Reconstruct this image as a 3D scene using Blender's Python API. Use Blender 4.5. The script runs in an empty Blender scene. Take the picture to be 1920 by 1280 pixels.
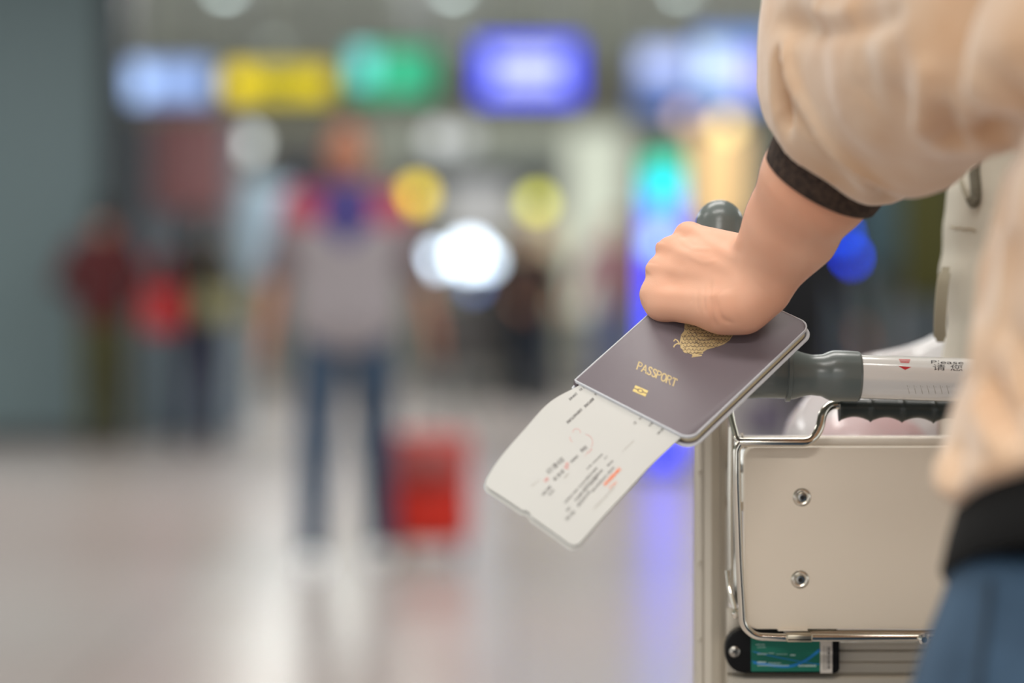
import bpy, bmesh, math, random
import numpy as np
from mathutils import Vector, Matrix, noise
from mathutils.bvhtree import BVHTree
random.seed(7)
rng = np.random.default_rng(7)
scn = bpy.context.scene
COL = scn.collection
FP = 85.0/36.0*1920          # focal length in pixels
HX, HY, CZ = 960.0, 520.0, 1.12

# ------------------------------------------------------------------ camera, world, exposure
cam_d = bpy.data.cameras.new('camera'); cam = bpy.data.objects.new('camera', cam_d); COL.objects.link(cam)
cam.location = (0, 0, CZ); cam.rotation_euler = (math.pi/2, 0, 0)
cam_d.lens = 85; cam_d.sensor_width = 36; cam_d.shift_y = -120/1920
cam_d.clip_start = 0.05; cam_d.clip_end = 200
cam_d.dof.use_dof = True; cam_d.dof.focus_distance = 1.61; cam_d.dof.aperture_fstop = 2.25
scn.camera = cam
scn.view_settings.view_transform = 'Standard'; scn.view_settings.look = 'None'
scn.view_settings.exposure = 0.0; scn.view_settings.gamma = 1.0
scn.view_settings.use_curve_mapping = False
scn.cycles.max_bounces = 7; scn.cycles.use_denoising = True
scn.cycles.sample_clamp_indirect = 8.0
world = bpy.data.worlds.new('world'); scn.world = world; world.use_nodes = True
world.node_tree.nodes['Background'].inputs[0].default_value = (0.92, 0.94, 0.95, 1)
world.node_tree.nodes['Background'].inputs[1].default_value = 1.25

def area(name, loc, sx, sy, power, color=(1, 1, 1), rot=(0, 0, 0)):
    d = bpy.data.lights.new(name, 'AREA'); d.shape = 'RECTANGLE'; d.size = sx; d.size_y = sy
    d.energy = power; d.color = color
    o = bpy.data.objects.new(name, d); o.location = loc; o.rotation_euler = rot; COL.objects.link(o)
    return o
# hall ceiling luminaires, fittings below; last one added as frontal light behind the camera
LUM = [(-0.25, 0.72, 14, 2.0, .55), (-0.25, 3.1, 17, 2.0, .6), (-3.4, 1.8, 12, 2.0, .12), (-0.3, -2.9, 45, 2.4, .3)]
for (x, y, e, sx, sy) in LUM:
    area('ceiling_and_fill_light', (x, y, 3.55), sx, sy, e*3.0, (1.0, 0.965, 0.92))
for (x, y, e) in [(-4, 8, 190), (0.5, 8, 120), (5, 8, 170), (-4, 12.5, 210), (0.5, 12.5, 150), (5, 12.5, 180), (-1.5, 19.6, 360), (3.5, 19.6, 270), (-2.5, 26, 210), (3.0, 26, 210)]:
    area('ceiling_and_fill_light', (x, y, 3.6), 1.6, 1.6, e*0.50, (0.97, 0.98, 0.96))  # added area lights that brighten the far hall, no fittings modelled

# ------------------------------------------------------------------ helpers
def P(px, py, Y):
    return Vector(((px-HX)/FP*Y, Y, CZ-(py-HY)/FP*Y))
def lin(c):
    return tuple(((v/255)/12.92 if v/255 <= .04045 else ((v/255+.055)/1.055)**2.4) for v in c)
MATS = {}
def mat(name, rgb, rough=.5, metal=0., bump=None, coat=0., emit=None, spec=.5, sss=0., sheen=0., var=None, trans=0., alpha=1., ior=1.45, coatr=.1):
    """rgb sRGB 0-255; bump=(scale,strength,dist); var=(scale,amount)"""
    if name in MATS: return MATS[name]
    m = bpy.data.materials.new(name); m.use_nodes = True; MATS[name] = m
    nt = m.node_tree; b = nt.nodes['Principled BSDF']
    c = lin(rgb); b.inputs['Base Color'].default_value = (*c, 1)
    b.inputs['Roughness'].default_value = rough; b.inputs['Metallic'].default_value = metal
    b.inputs['Specular IOR Level'].default_value = spec; b.inputs['IOR'].default_value = ior
    b.inputs['Coat Weight'].default_value = coat; b.inputs['Coat Roughness'].default_value = coatr
    b.inputs['Transmission Weight'].default_value = trans; b.inputs['Alpha'].default_value = alpha
    if sss: b.inputs['Subsurface Weight'].default_value = sss; b.inputs['Subsurface Scale'].default_value = .006; b.inputs['Subsurface Radius'].default_value = (1, .35, .2)
    if sheen: b.inputs['Sheen Weight'].default_value = sheen; b.inputs['Sheen Roughness'].default_value = .45
    if emit: b.inputs['Emission Color'].default_value = (*lin(emit[0]), 1); b.inputs['Emission Strength'].default_value = emit[1]
    tc = None
    if bump or var:
        tc = nt.nodes.new('ShaderNodeTexCoord')
    if bump:
        n = nt.nodes.new('ShaderNodeTexNoise'); n.inputs['Scale'].default_value = bump[0]; n.inputs['Detail'].default_value = 4
        bp = nt.nodes.new('ShaderNodeBump'); bp.inputs['Strength'].default_value = bump[1]; bp.inputs['Distance'].default_value = bump[2]
        nt.links.new(tc.outputs['Object'], n.inputs['Vector']); nt.links.new(n.outputs['Fac'], bp.inputs['Height'])
        nt.links.new(bp.outputs['Normal'], b.inputs['Normal'])
    if var:
        n = nt.nodes.new('ShaderNodeTexNoise'); n.inputs['Scale'].default_value = var[0]; n.inputs['Detail'].default_value = 3
        mx = nt.nodes.new('ShaderNodeMix'); mx.data_type = 'RGBA'
        mx.inputs['A'].default_value = (*c, 1); c2 = lin(var[2]) if len(var) > 2 else tuple(v*(1-var[1]) for v in c)
        mx.inputs['B'].default_value = (*c2, 1)
        r = nt.nodes.new('ShaderNodeMapRange'); r.inputs['From Min'].default_value = .35; r.inputs['From Max'].default_value = .65
        nt.links.new(tc.outputs['Object'], n.inputs['Vector']); nt.links.new(n.outputs['Fac'], r.inputs['Value'])
        nt.links.new(r.outputs['Result'], mx.inputs['Factor']); nt.links.new(mx.outputs['Result'], b.inputs['Base Color'])
    return m
def glow(name, rgb, s):
    return mat(name, (20, 20, 20), .4, emit=(rgb, s))

def link(name, me, m=None, parent=None, smooth=True):
    o = bpy.data.objects.new(name, me); COL.objects.link(o)
    if m is not None:
        for mm in (m if isinstance(m, (list, tuple)) else [m]): me.materials.append(mm)
    if smooth and len(me.polygons): me.polygons.foreach_set('use_smooth', [True]*len(me.polygons))
    if parent is not None:
        o.parent = parent
        o.matrix_parent_inverse = parent_world(parent).inverted()
    return o
def parent_world(o):
    if o.parent is None: return o.matrix_basis.copy()
    return parent_world(o.parent) @ o.matrix_parent_inverse @ o.matrix_basis
def mesh(name, v, f, m=None, parent=None, smooth=True, edge=None):
    me = bpy.data.meshes.new(name); me.from_pydata([tuple(x) for x in v], [], [tuple(x) for x in f]); me.update()
    o = link(name, me, m, parent, smooth)
    if edge is not None: sharp(o, edge)
    return o
def from_bm(name, bm, m=None, parent=None, smooth=True, edge=35):
    bmesh.ops.recalc_face_normals(bm, faces=bm.faces[:])
    me = bpy.data.meshes.new(name); bm.to_mesh(me); bm.free()
    o = link(name, me, m, parent, smooth)
    if smooth and edge is not None: sharp(o, edge)
    return o
def sharp(o, deg):
    me = o.data; bm = bmesh.new(); bm.from_mesh(me)
    lim = math.radians(deg)
    for e in bm.edges:
        e.smooth = not (len(e.link_faces) == 2 and e.calc_face_angle(0) > lim)
    bm.to_mesh(me); bm.free()
def empty(name, loc, label=None, cat=None, group=None, rz=0):
    o = bpy.data.objects.new(name, None); COL.objects.link(o); o.location = loc; o.rotation_euler = (0, 0, rz); o.empty_display_size = .1
    return tag(o, label, cat, group)
def tag(o, label=None, cat=None, group=None, kind=None):
    if label: o['label'] = label
    if cat: o['category'] = cat
    if group: o['group'] = group
    if kind: o['kind'] = kind
    return o
def box_bm(bm, lo, hi, bev=0., seg=2):
    r = bmesh.ops.create_cube(bm, size=1)
    vs = r['verts']; lo = Vector(lo); hi = Vector(hi); c = (lo+hi)/2; s = hi-lo
    for v in vs: v.co = Vector((v.co.x*s.x, v.co.y*s.y, v.co.z*s.z))+c
    if bev > 0:
        es = list({e for v in vs for e in v.link_edges})
        bmesh.ops.bevel(bm, geom=es, offset=bev, segments=seg, affect='EDGES', profile=.5)
def box(name, lo, hi, m, parent=None, bev=0., seg=2):
    bm = bmesh.new(); box_bm(bm, lo, hi, bev, seg)
    return from_bm(name, bm, m, parent, smooth=bev > 0, edge=None if bev > 0 else 35)
def frames(pts):
    n = len(pts); T = [(pts[min(i+1, n-1)]-pts[max(i-1, 0)]).normalized() for i in range(n)]
    up = Vector((0, 0, 1)) if abs(T[0].z) < .9 else Vector((1, 0, 0))
    N = [(up-T[0]*up.dot(T[0])).normalized()]
    for i in range(1, n):
        v = N[-1]-T[i]*N[-1].dot(T[i]); N.append(v.normalized() if v.length > 1e-9 else N[-1])
    return T, N
def tube_bm(bm, pts, r, seg=16, cap=True):
    pts = [Vector(p) for p in pts]; rs = r if isinstance(r, (list, tuple)) else [r]*len(pts)
    T, N = frames(pts); rings = []
    for p, t, n, q in zip(pts, T, N, rs):
        b = t.cross(n)
        rings.append([bm.verts.new(p+(n*math.cos(a)+b*math.sin(a))*q) for a in [2*math.pi*k/seg for k in range(seg)]])
    for A, B in zip(rings, rings[1:]):
        for k in range(seg): bm.faces.new((A[k], A[(k+1) % seg], B[(k+1) % seg], B[k]))
    if cap: bm.faces.new(rings[0][::-1]); bm.faces.new(rings[-1])
def tube(name, pts, r, m, parent=None, seg=16, edge=40):
    bm = bmesh.new(); tube_bm(bm, pts, r, seg)
    return from_bm(name, bm, m, parent, edge=edge)
def catmull(pts, k=8):
    pts = [Vector(p) for p in pts]; out = []
    for i in range(len(pts)-1):
        a = pts[i-1] if i else pts[0]*2-pts[1]; b, c = pts[i], pts[i+1]
        d = pts[i+2] if i+2 < len(pts) else c*2-b
        for j in range(k):
            t = j/k
            out.append(.5*((2*b)+(c-a)*t+(2*a-5*b+4*c-d)*t*t+(3*b-a-3*c+d)*t*t*t))
    out.append(pts[-1]); return out
def fillet(pts, r, k=7):
    """polyline with rounded corners"""
    pts = [Vector(p) for p in pts]; out = [pts[0]]
    for i in range(1, len(pts)-1):
        a, b, c = pts[i-1], pts[i], pts[i+1]
        q = min(r, (a-b).length*.45, (c-b).length*.45)
        s = b+(a-b).normalized()*q; e = b+(c-b).normalized()*q
        for j in range(k+1):
            t = j/k; out.append(s*(1-t)**2+b*2*t*(1-t)+e*t*t)
    out.append(pts[-1]); return out
def lathe_bm(bm, origin, axis, prof, seg=24):
    """prof: [(dist along axis, radius)]"""
    axis = Vector(axis).normalized(); up = Vector((0, 0, 1)) if abs(axis.z) < .9 else Vector((1, 0, 0))
    n = (up-axis*up.dot(axis)).normalized(); b = axis.cross(n); o = Vector(origin); rings = []
    for d, r in prof:
        if r < 1e-7: rings.append([bm.verts.new(o+axis*d)])
        else: rings.append([bm.verts.new(o+axis*d+(n*math.cos(a)+b*math.sin(a))*r) for a in [2*math.pi*k/seg for k in range(seg)]])
    for A, B in zip(rings, rings[1:]):
        for k in range(seg):
            q = [A[k % len(A)], A[(k+1) % len(A)], B[(k+1) % len(B)], B[k % len(B)]]
            u = []
            for x in q:
                if x not in u: u.append(x)
            if len(u) > 2: bm.faces.new(u)
    for R in (rings[0], rings[-1]):
        if len(R) > 1: bm.faces.new(R)
def lathe(name, origin, axis, prof, m, parent=None, seg=24, edge=35):
    bm = bmesh.new(); lathe_bm(bm, origin, axis, prof, seg)
    return from_bm(name, bm, m, parent, edge=edge)

# ------------------------------------------------------------------ signed-distance modelling with surface nets
class Grid:
    def __init__(s, lo, hi, h):
        s.lo = np.array(lo, float); s.h = h
        n = np.ceil((np.array(hi)-s.lo)/h).astype(int)+1
        s.X = (s.lo[0]+h*np.arange(n[0], dtype=np.float32)).astype(np.float32)[:, None, None]
        s.Y = (s.lo[1]+h*np.arange(n[1], dtype=np.float32)).astype(np.float32)[None, :, None]
        s.Z = (s.lo[2]+h*np.arange(n[2], dtype=np.float32)).astype(np.float32)[None, None, :]
        s.n = n; s.F = np.full(n, 9., np.float32)
    def cone(s, a, b, ra, rb=None):
        rb = ra if rb is None else rb
        d = [float(b[i]-a[i]) for i in range(3)]; L = sum(q*q for q in d)+1e-12
        x, y, z = s.X-np.float32(a[0]), s.Y-np.float32(a[1]), s.Z-np.float32(a[2])
        t = np.clip((x*d[0]+y*d[1]+z*d[2])/L, 0, 1).astype(np.float32)
        return np.sqrt((x-t*d[0])**2+(y-t*d[1])**2+(z-t*d[2])**2)-(ra+(rb-ra)*t)
    def ell(s, c, r, R=None):
        x, y, z = s.X-np.float32(c[0]), s.Y-np.float32(c[1]), s.Z-np.float32(c[2])
        if R is not None:
            R = np.array(R, dtype=np.float32)
            x, y, z = x*R[0][0]+y*R[0][1]+z*R[0][2], x*R[1][0]+y*R[1][1]+z*R[1][2], x*R[2][0]+y*R[2][1]+z*R[2][2]
        k0 = np.sqrt((x/r[0])**2+(y/r[1])**2+(z/r[2])**2); k1 = np.sqrt((x/r[0]**2)**2+(y/r[1]**2)**2+(z/r[2]**2)**2)
        return k0*(k0-1)/np.maximum(k1, 1e-6)
    def u(s, d, k=0.):
        s.F = smin(s.F, d, k)
    def cut(s, d, k=0.):
        s.F = -smin(-s.F, d, k)
    def mesh(s):
        F = s.F; ins = F < 0; n = F.shape
        c = [ins[i:n[0]-1+i, j:n[1]-1+j, k:n[2]-1+k] for i in (0, 1) for j in (0, 1) for k in (0, 1)]
        anyi = c[0].copy(); alli = c[0].copy()
        for q in c[1:]: anyi |= q; alli &= q
        m = anyi & ~alli
        I, J, K = np.nonzero(m)
        acc = np.zeros((len(I), 3)); cnt = np.zeros(len(I))
        for ax in range(3):
            for da in (0, 1):
                for db in (0, 1):
                    o0 = [0, 0, 0]; oth = [q for q in range(3) if q != ax]; o0[oth[0]] = da; o0[oth[1]] = db
                    o1 = list(o0); o1[ax] = 1
                    f0 = F[I+o0[0], J+o0[1], K+o0[2]]; f1 = F[I+o1[0], J+o1[1], K+o1[2]]
                    w = (f0 < 0) != (f1 < 0)
                    t = np.where(w, f0/np.where(w, f0-f1, 1), 0)
                    p = np.array(o0, float)[None, :].repeat(len(I), 0); p[:, ax] += t
                    acc[w] += p[w]; cnt[w] += 1
        V = s.lo+s.h*(acc/cnt[:, None]+np.stack([I, J, K], 1))
        idx = np.full(m.shape, -1, np.int64); idx[I, J, K] = np.arange(len(I))
        faces = []
        for ax in range(3):
            o = [q for q in range(3) if q != ax]
            A = np.take(ins, range(0, n[ax]-1), ax); B = np.take(ins, range(1, n[ax]), ax)
            d = A != B
            sl = [slice(None)]*3; sl[o[0]] = slice(1, n[o[0]]-1); sl[o[1]] = slice(1, n[o[1]]-1)
            d2 = d[tuple(sl)]; a2 = A[tuple(sl)]
            ii = list(np.nonzero(d2)); ii[o[0]] = ii[o[0]]+1; ii[o[1]] = ii[o[1]]+1
            def g(x, y):
                q = [ii[0], ii[1], ii[2]]; q[o[0]] = q[o[0]]-x; q[o[1]] = q[o[1]]-y
                return idx[q[0], q[1], q[2]]
            Q = np.stack([g(1, 1), g(0, 1), g(0, 0), g(1, 0)], 1)
            flip = ~a2[d2] if ax != 1 else a2[d2]
            Q[flip] = Q[flip][:, ::-1]
            faces.append(Q)
        Fc = np.concatenate(faces); Fc = Fc[(Fc >= 0).all(1)]
        return V, Fc
def smin(a, b, k):
    if k <= 0: return np.minimum(a, b)
    h = np.clip(.5+.5*(b-a)/k, 0, 1)
    return b*(1-h)+a*h-k*h*(1-h)
def np_mesh(name, V, Fc, m, parent=None):
    me = bpy.data.meshes.new(name); me.vertices.add(len(V)); me.vertices.foreach_set('co', np.asarray(V, np.float32).ravel())
    me.loops.add(len(Fc)*4); me.loops.foreach_set('vertex_index', np.asarray(Fc, np.int32).ravel())
    me.polygons.add(len(Fc)); me.polygons.foreach_set('loop_start', np.arange(0, len(Fc)*4, 4, dtype=np.int32))
    me.update(calc_edges=True); me.validate()
    return link(name, me, m, parent)
def vnormals(V, Fc):
    N = np.zeros_like(V); a = V[Fc[:, 2]]-V[Fc[:, 0]]; b = V[Fc[:, 3]]-V[Fc[:, 1]]; q = np.cross(a, b)
    for k in range(4): np.add.at(N, Fc[:, k], q)
    return N/np.maximum(np.linalg.norm(N, axis=1, keepdims=True), 1e-12)
def relax(V, Fc, it=2, w=.5):
    for _ in range(it):
        S = np.zeros_like(V); c = np.zeros(len(V))
        for k in range(4):
            np.add.at(S, Fc[:, k], V[Fc[:, (k+1) % 4]]); np.add.at(c, Fc[:, k], 1)
            np.add.at(S, Fc[:, (k+1) % 4], V[Fc[:, k]]); np.add.at(c, Fc[:, (k+1) % 4], 1)
        V = V*(1-w)+w*S/c[:, None]
    return V
EYE = Vector((0, 0, CZ))
def bvh_np(V, Fc): return BVHTree.FromPolygons([tuple(p) for p in V], [tuple(int(i) for i in f) for f in Fc])
def bvh_obj(*obs):
    vs, fs = [], []
    for o in obs:
        mw = parent_world(o); k = len(vs)
        vs += [mw @ v.co for v in o.data.vertices]; fs += [tuple(k+i for i in p.vertices) for p in o.data.polygons]
    return BVHTree.FromPolygons(vs, fs)
def cast(bvh, px, py):
    d = Vector(((px-HX)/FP, 1, -(py-HY)/FP)).normalized()
    h = bvh.ray_cast(EYE, d)
    if h[0] is None: return None, None
    n = h[1] if h[1].dot(d) < 0 else -h[1]
    return h[0], n
def crease(V, N, bvh, line, sig, amp, k=5):
    """move the vertices near a line drawn on the surface in or out (a fold, crease or tendon)"""
    pts = []
    L = catmull([Vector((x, y, 0)) for x, y in line], k)
    for q in L:
        h, _ = cast(bvh, q.x, q.y)
        if h is not None: pts.append(np.array(h))
    if len(pts) < 2: return V
    pts = np.array(pts); lo = pts.min(0)-3*sig; hi = pts.max(0)+3*sig
    w = np.nonzero(((V > lo) & (V < hi)).all(1))[0]
    if not len(w): return V
    Q = V[w]; best = np.full(len(w), 9.); tb = np.zeros(len(w)); n = len(pts)-1
    for i in range(n):
        a, b = pts[i], pts[i+1]; d = b-a; t = np.clip(((Q-a)@d)/(d@d+1e-12), 0, 1)
        e = np.linalg.norm(Q-a-t[:, None]*d, axis=1); u = e < best; best[u] = e[u]; tb[u] = (i+t[u])/n
    fade = np.clip(np.minimum(tb, 1-tb)*5+.15, 0, 1)
    V = V.copy(); V[w] += N[w]*(amp*fade*np.exp(-.5*(best/sig)**2))[:, None]
    return V

# ------------------------------------------------------------------ flat print laid on surfaces
def ribbon(pts, w, closed=False):
    """2D polyline to a strip of quads"""
    v, f = [], []; n = len(pts)
    for i in range(n):
        a = pts[i-1] if (i or closed) else pts[0]; b = pts[(i+1) % n] if (i < n-1 or closed) else pts[-1]
        dx, dy = b[0]-a[0], b[1]-a[1]; L = math.hypot(dx, dy) or 1
        v += [(pts[i][0]-dy/L*w/2, pts[i][1]+dx/L*w/2), (pts[i][0]+dy/L*w/2, pts[i][1]-dx/L*w/2)]
    for i in range(n if closed else n-1):
        j = (i+1) % n; f.append((2*i, 2*i+1, 2*j+1, 2*j))
    return v, f
class Flat:
    def __init__(s): s.v = []; s.f = []
    def add(s, vf, fn=lambda p: p):
        k = len(s.v); s.v += [fn(p) for p in vf[0]]; s.f += [tuple(i+k for i in q) for q in vf[1]]
    def line(s, pts, w, fn=lambda p: p): s.add(ribbon(pts, w), fn)
    def quad(s, a, b, c, d, nx=1, ny=1):
        v, f = [], []
        for j in range(ny+1):
            for i in range(nx+1):
                u, t = i/nx, j/ny
                v.append(tuple((a[q]*(1-u)+b[q]*u)*(1-t)+(d[q]*(1-u)+c[q]*u)*t for q in (0, 1)))
        for j in range(ny):
            for i in range(nx):
                k = j*(nx+1)+i; f.append((k, k+1, k+nx+2, k+nx+1))
        s.add((v, f))
    def lay(s, name, bvh, m, parent, off=.00012, world_fn=None):
        """px outlines laid on the surface they fall on"""
        co = []; ok = []
        for p in s.v:
            h, n = cast(bvh, *p); ok.append(h is not None); co.append(h+n*off if h is not None else Vector((0, 0, 0)))
        f = [q for q in s.f if all(ok[i] for i in q)]
        used = sorted({i for q in f for i in q}); mp = {o: i for i, o in enumerate(used)}
        return mesh(name, [co[i] for i in used], [tuple(mp[i] for i in q) for q in f], m, parent, smooth=False)
def text2d(body, shear=0., bold=0.):
    cu = bpy.data.curves.new('t', 'FONT'); cu.body = body; cu.size = 1; cu.shear = shear; cu.offset = bold; cu.resolution_u = 3
    o = bpy.data.objects.new('t', cu); COL.objects.link(o)
    bpy.context.view_layer.update()
    me = bpy.data.meshes.new_from_object(o.evaluated_get(bpy.context.evaluated_depsgraph_get()))
    v = [(q.co.x, q.co.y) for q in me.vertices]; f = [tuple(p.vertices) for p in me.polygons]
    bpy.data.objects.remove(o); bpy.data.curves.remove(cu); bpy.data.meshes.remove(me)
    if not v: return v, f
    x0 = min(a for a, b in v); x1 = max(a for a, b in v)
    return [((a-x0)/(x1-x0), b/.72) for a, b in v], f
def put(a, b, h):
    """map (0..1 along, 0..1 up) to the px line a-b with letter height h (a px vector)"""
    return lambda p: (a[0]+(b[0]-a[0])*p[0]+h[0]*p[1], a[1]+(b[1]-a[1])*p[0]+h[1]*p[1])
# ================================================================== THE HALL
def floor_mat():
    m = mat('polished_terrazzo', (190, 184, 176), .27, spec=.5)
    nt = m.node_tree; b = nt.nodes['Principled BSDF']
    tc = nt.nodes.new('ShaderNodeTexCoord')
    br = nt.nodes.new('ShaderNodeTexBrick'); br.offset = 0; br.inputs['Scale'].default_value = 1
    br.inputs['Brick Width'].default_value = 1.2; br.inputs['Row Height'].default_value = 1.2
    br.inputs['Mortar Size'].default_value = .004; br.inputs['Color1'].default_value = (*lin((196, 187, 183)), 1)
    br.inputs['Color2'].default_value = (*lin((194, 178, 172)), 1); br.inputs['Mortar'].default_value = (*lin((120, 112, 105)), 1)
    nz = nt.nodes.new('ShaderNodeTexNoise'); nz.inputs['Scale'].default_value = 60; nz.inputs['Detail'].default_value = 6
    mx = nt.nodes.new('ShaderNodeMix'); mx.data_type = 'RGBA'; mx.blend_type = 'MULTIPLY'; mx.inputs['Factor'].default_value = .35
    nt.links.new(tc.outputs['Object'], br.inputs['Vector']); nt.links.new(tc.outputs['Object'], nz.inputs['Vector'])
    nt.links.new(br.outputs['Color'], mx.inputs['A']); nt.links.new(nz.outputs['Color'], mx.inputs['B'])
    nt.links.new(mx.outputs['Result'], b.inputs['Base Color'])
    return m
CEIL = 3.7
tag(box('floor', (-14, -7, -.15), (14, 36, 0), floor_mat()), kind='structure')
tag(box('ceiling', (-14, -7, CEIL), (14, 36, CEIL+.15), mat('ceiling_panel', (205, 218, 210), .7, var=(.8, .12))), kind='structure')
wallg = mat('grey_green_wall', (102, 119, 122), .55, bump=(30, .1, .002))
tag(box('wall_left', (-14, 16.4, 0), (-2.74, 16.62, CEIL), wallg), kind='structure')
tag(box('wall_recess', (-3.2, 17.6, 0), (-1.95, 17.8, 2.28), mat('pale_teal_wall', (172, 186, 194), .5)), kind='structure')
tag(box('wall_back', (-14, 31, 0), (14, 31.25, CEIL), mat('cream_wall', (178, 178, 164), .6)), kind='structure')
tag(box('wall_right', (2.05, 16.6, 0), (14, 16.85, CEIL), mat('dark_wall', (22, 27, 30), .5)), kind='structure')
tag(box('trim_1', (-14, 16.36, 0), (-2.74, 16.4, .09), mat('dark_trim', (60, 60, 60), .4)), kind='structure')
tag(box('trim_2', (-2.78, 16.36, .09), (-2.62, 16.62, CEIL), mat('dark_jamb', (34, 42, 48), .5)), kind='structure')

# ceiling downlights
dl_ring = mat('downlight_ring', (190, 195, 192), .4); dl_lamp = glow('downlight_lamp', (215, 235, 232), 5)
k = 0
for (x, y) in [(-2.54, 21.4), (-.52, 21.4), (1.5, 21.4), (-2.6, 26.4), (-.5, 26.4), (1.55, 26.4), (3.55, 26.4)]:
    far = 'far' if y > 24 else 'near'
    pos = {-2.54: 'at the left', -.52: 'in the middle', 1.5: 'at the right', -2.6: 'at the left', -.5: 'in the middle', 1.55: 'right of the middle', 3.55: 'at the far right'}[x]
    e = empty('downlight', (x, y, CEIL), 'round white ceiling downlight %s of the %s row' % (pos, 'further' if y > 24 else 'nearer'), 'ceiling light', 'ceiling downlights')
    lathe('ring', (x, y, CEIL-.03), (0, 0, 1), [(0, .085), (0, .115), (.03, .12)], dl_ring, e)
    lathe('lamp', (x, y, CEIL-.085), (0, 0, 1), [(0, .001), (.006, .04), (.022, .066), (.05, .08)], dl_lamp if y < 24 else glow('downlight_lamp_dim', (225, 240, 235), 1.2), e)

# hanging and standing lit signs
hous = mat('sign_housing', (30, 32, 36), .4); rodm = mat('steel_rod', (120, 122, 125), .35, metal=1)
def lit_sign(name, label, cat, x0, y0, x1, y1, Y, face, inner=None, hang=True, depth=.12, bev=.02):
    a = P(x0, y1, Y); b = P(x1, y0, Y); cx = (a.x+b.x)/2
    e = empty(name, (cx, Y, a.z), label, cat)
    box('housing', (a.x-.02, Y, a.z-.02), (b.x+.02, Y+depth, b.z+.02), hous, e, bev=.01)
    box('lit_face', (a.x, Y-.012, a.z), (b.x, Y, b.z), face, e, bev=.004)
    for (u0, v0, u1, v1, mm, nm) in (inner or []):
        X0, X1 = a.x+(b.x-a.x)*u0, a.x+(b.x-a.x)*u1; Z0, Z1 = a.z+(b.z-a.z)*v0, a.z+(b.z-a.z)*v1
        if nm == 'disc':
            lathe('pictogram', ((X0+X1)/2, Y-.013, (Z0+Z1)/2), (0, -1, 0), [(0, (Z1-Z0)/2), (.008, (Z1-Z0)/2)], mm, e)
        else: box(nm, (X0, Y-.022, Z0), (X1, Y-.013, Z1), mm, e, bev=.003)
    if hang:
        for q in (.15, .85): tube('hanger', [(a.x+(b.x-a.x)*q, Y+depth/2, b.z), (a.x+(b.x-a.x)*q, Y+depth/2, CEIL)], .012, rodm, e, seg=8)
    return e
W = glow('white_letters', (215, 222, 255), 1.5)
lit_sign('hanging_sign', 'pale blue lit hanging sign with round pictogram, left of the yellow sign', 'sign', 232, 118, 398, 190, 17.0, glow('pale_blue_face', (135, 165, 225), 1.05),
         [(0, .0, .26, 1.0, glow('blue_white', (175, 205, 255), 1.7), 'disc'), (.40, .3, .60, .8, glow('blue_white2', (170, 200, 255), 1.3), 'lettering'), (.70, .2, .90, .8, glow('blue_white2', (170, 200, 255), 1.3), 'lettering')])
lit_sign('hanging_sign', 'bright yellow lit hanging sign with a round pictogram at its left end', 'sign', 425, 126, 622, 186, 17.0, glow('yellow_face', (215, 195, 0), 1.12),
         [(0, .05, .24, 1.0, glow('yellow_bright', (255, 225, 0), 1.3), 'disc'), (.34, .42, .62, .56, mat('black_letters', (25, 25, 10), .5), 'lettering'), (.70, .2, .96, .75, glow('yellow_bright2', (245, 220, 0), 1.1), 'lettering')])
lit_sign('hanging_sign', 'green lit hanging sign with a pale teal left end, between yellow and blue', 'sign', 658, 92, 815, 182, 17.0, glow('green_face', (0, 175, 120), 1.05),
         [(0, .3, .28, 1.0, glow('teal_white', (120, 235, 230), 1.3), 'pictogram'), (.45, .2, .72, .8, glow('green_white', (90, 215, 170), 1.1), 'lettering')])
lit_sign('hanging_sign', 'vivid blue lit hanging sign with white glowing centre', 'sign', 896, 78, 1086, 188, 16.8, glow('blue_face', (40, 60, 255), 1.7),
         [(.16, .58, .84, .80, W, 'lettering'), (.16, .22, .84, .46, W, 'lettering')])
lit_sign('hanging_sign', 'wide pale blue lit sign right of the vivid blue one', 'sign', 1196, 92, 1300, 150, 18.2, glow('pale_blue_face2', (170, 190, 255), 1.3), [(.1, .3, .8, .7, glow('blue_white4', (205, 218, 255), 1.4), 'lettering')])
lit_sign('hanging_sign', 'tall white and sky blue lit sign beside the beige sleeve', 'sign', 1304, 62, 1440, 198, 18.0, glow('sky_face', (120, 165, 245), 1.1),
         [(.05, .3, .5, .8, glow('blue_white3', (215, 235, 255), 1.6), 'lettering'), (.55, .2, .95, .7, glow('lilac_white', (190, 180, 255), 1.5), 'lettering')])
lit_sign('fascia_sign', 'dim blue fascia sign under the wide pale blue sign', 'sign', 1190, 160, 1400, 215, 19.2, glow('dim_blue', (100, 130, 200), .9))
# shop fronts beyond the signs
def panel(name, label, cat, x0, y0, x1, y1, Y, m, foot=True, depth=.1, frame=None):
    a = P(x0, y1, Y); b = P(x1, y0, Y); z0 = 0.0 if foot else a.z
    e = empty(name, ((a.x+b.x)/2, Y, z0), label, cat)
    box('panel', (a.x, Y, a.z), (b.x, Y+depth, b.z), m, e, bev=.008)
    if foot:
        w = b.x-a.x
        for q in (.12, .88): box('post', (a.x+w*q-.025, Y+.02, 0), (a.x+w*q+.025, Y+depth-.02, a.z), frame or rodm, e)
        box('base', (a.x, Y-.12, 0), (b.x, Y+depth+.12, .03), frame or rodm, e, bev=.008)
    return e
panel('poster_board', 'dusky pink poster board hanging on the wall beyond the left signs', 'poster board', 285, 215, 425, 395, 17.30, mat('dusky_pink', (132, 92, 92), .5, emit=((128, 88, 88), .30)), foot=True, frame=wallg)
panel('display_case', 'pale cream lit shop display wall left of the blue column', 'display', 1068, 245, 1172, 590, 23.5, glow('cream_glow', (213, 219, 200), 1.02), depth=.5)
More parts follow.
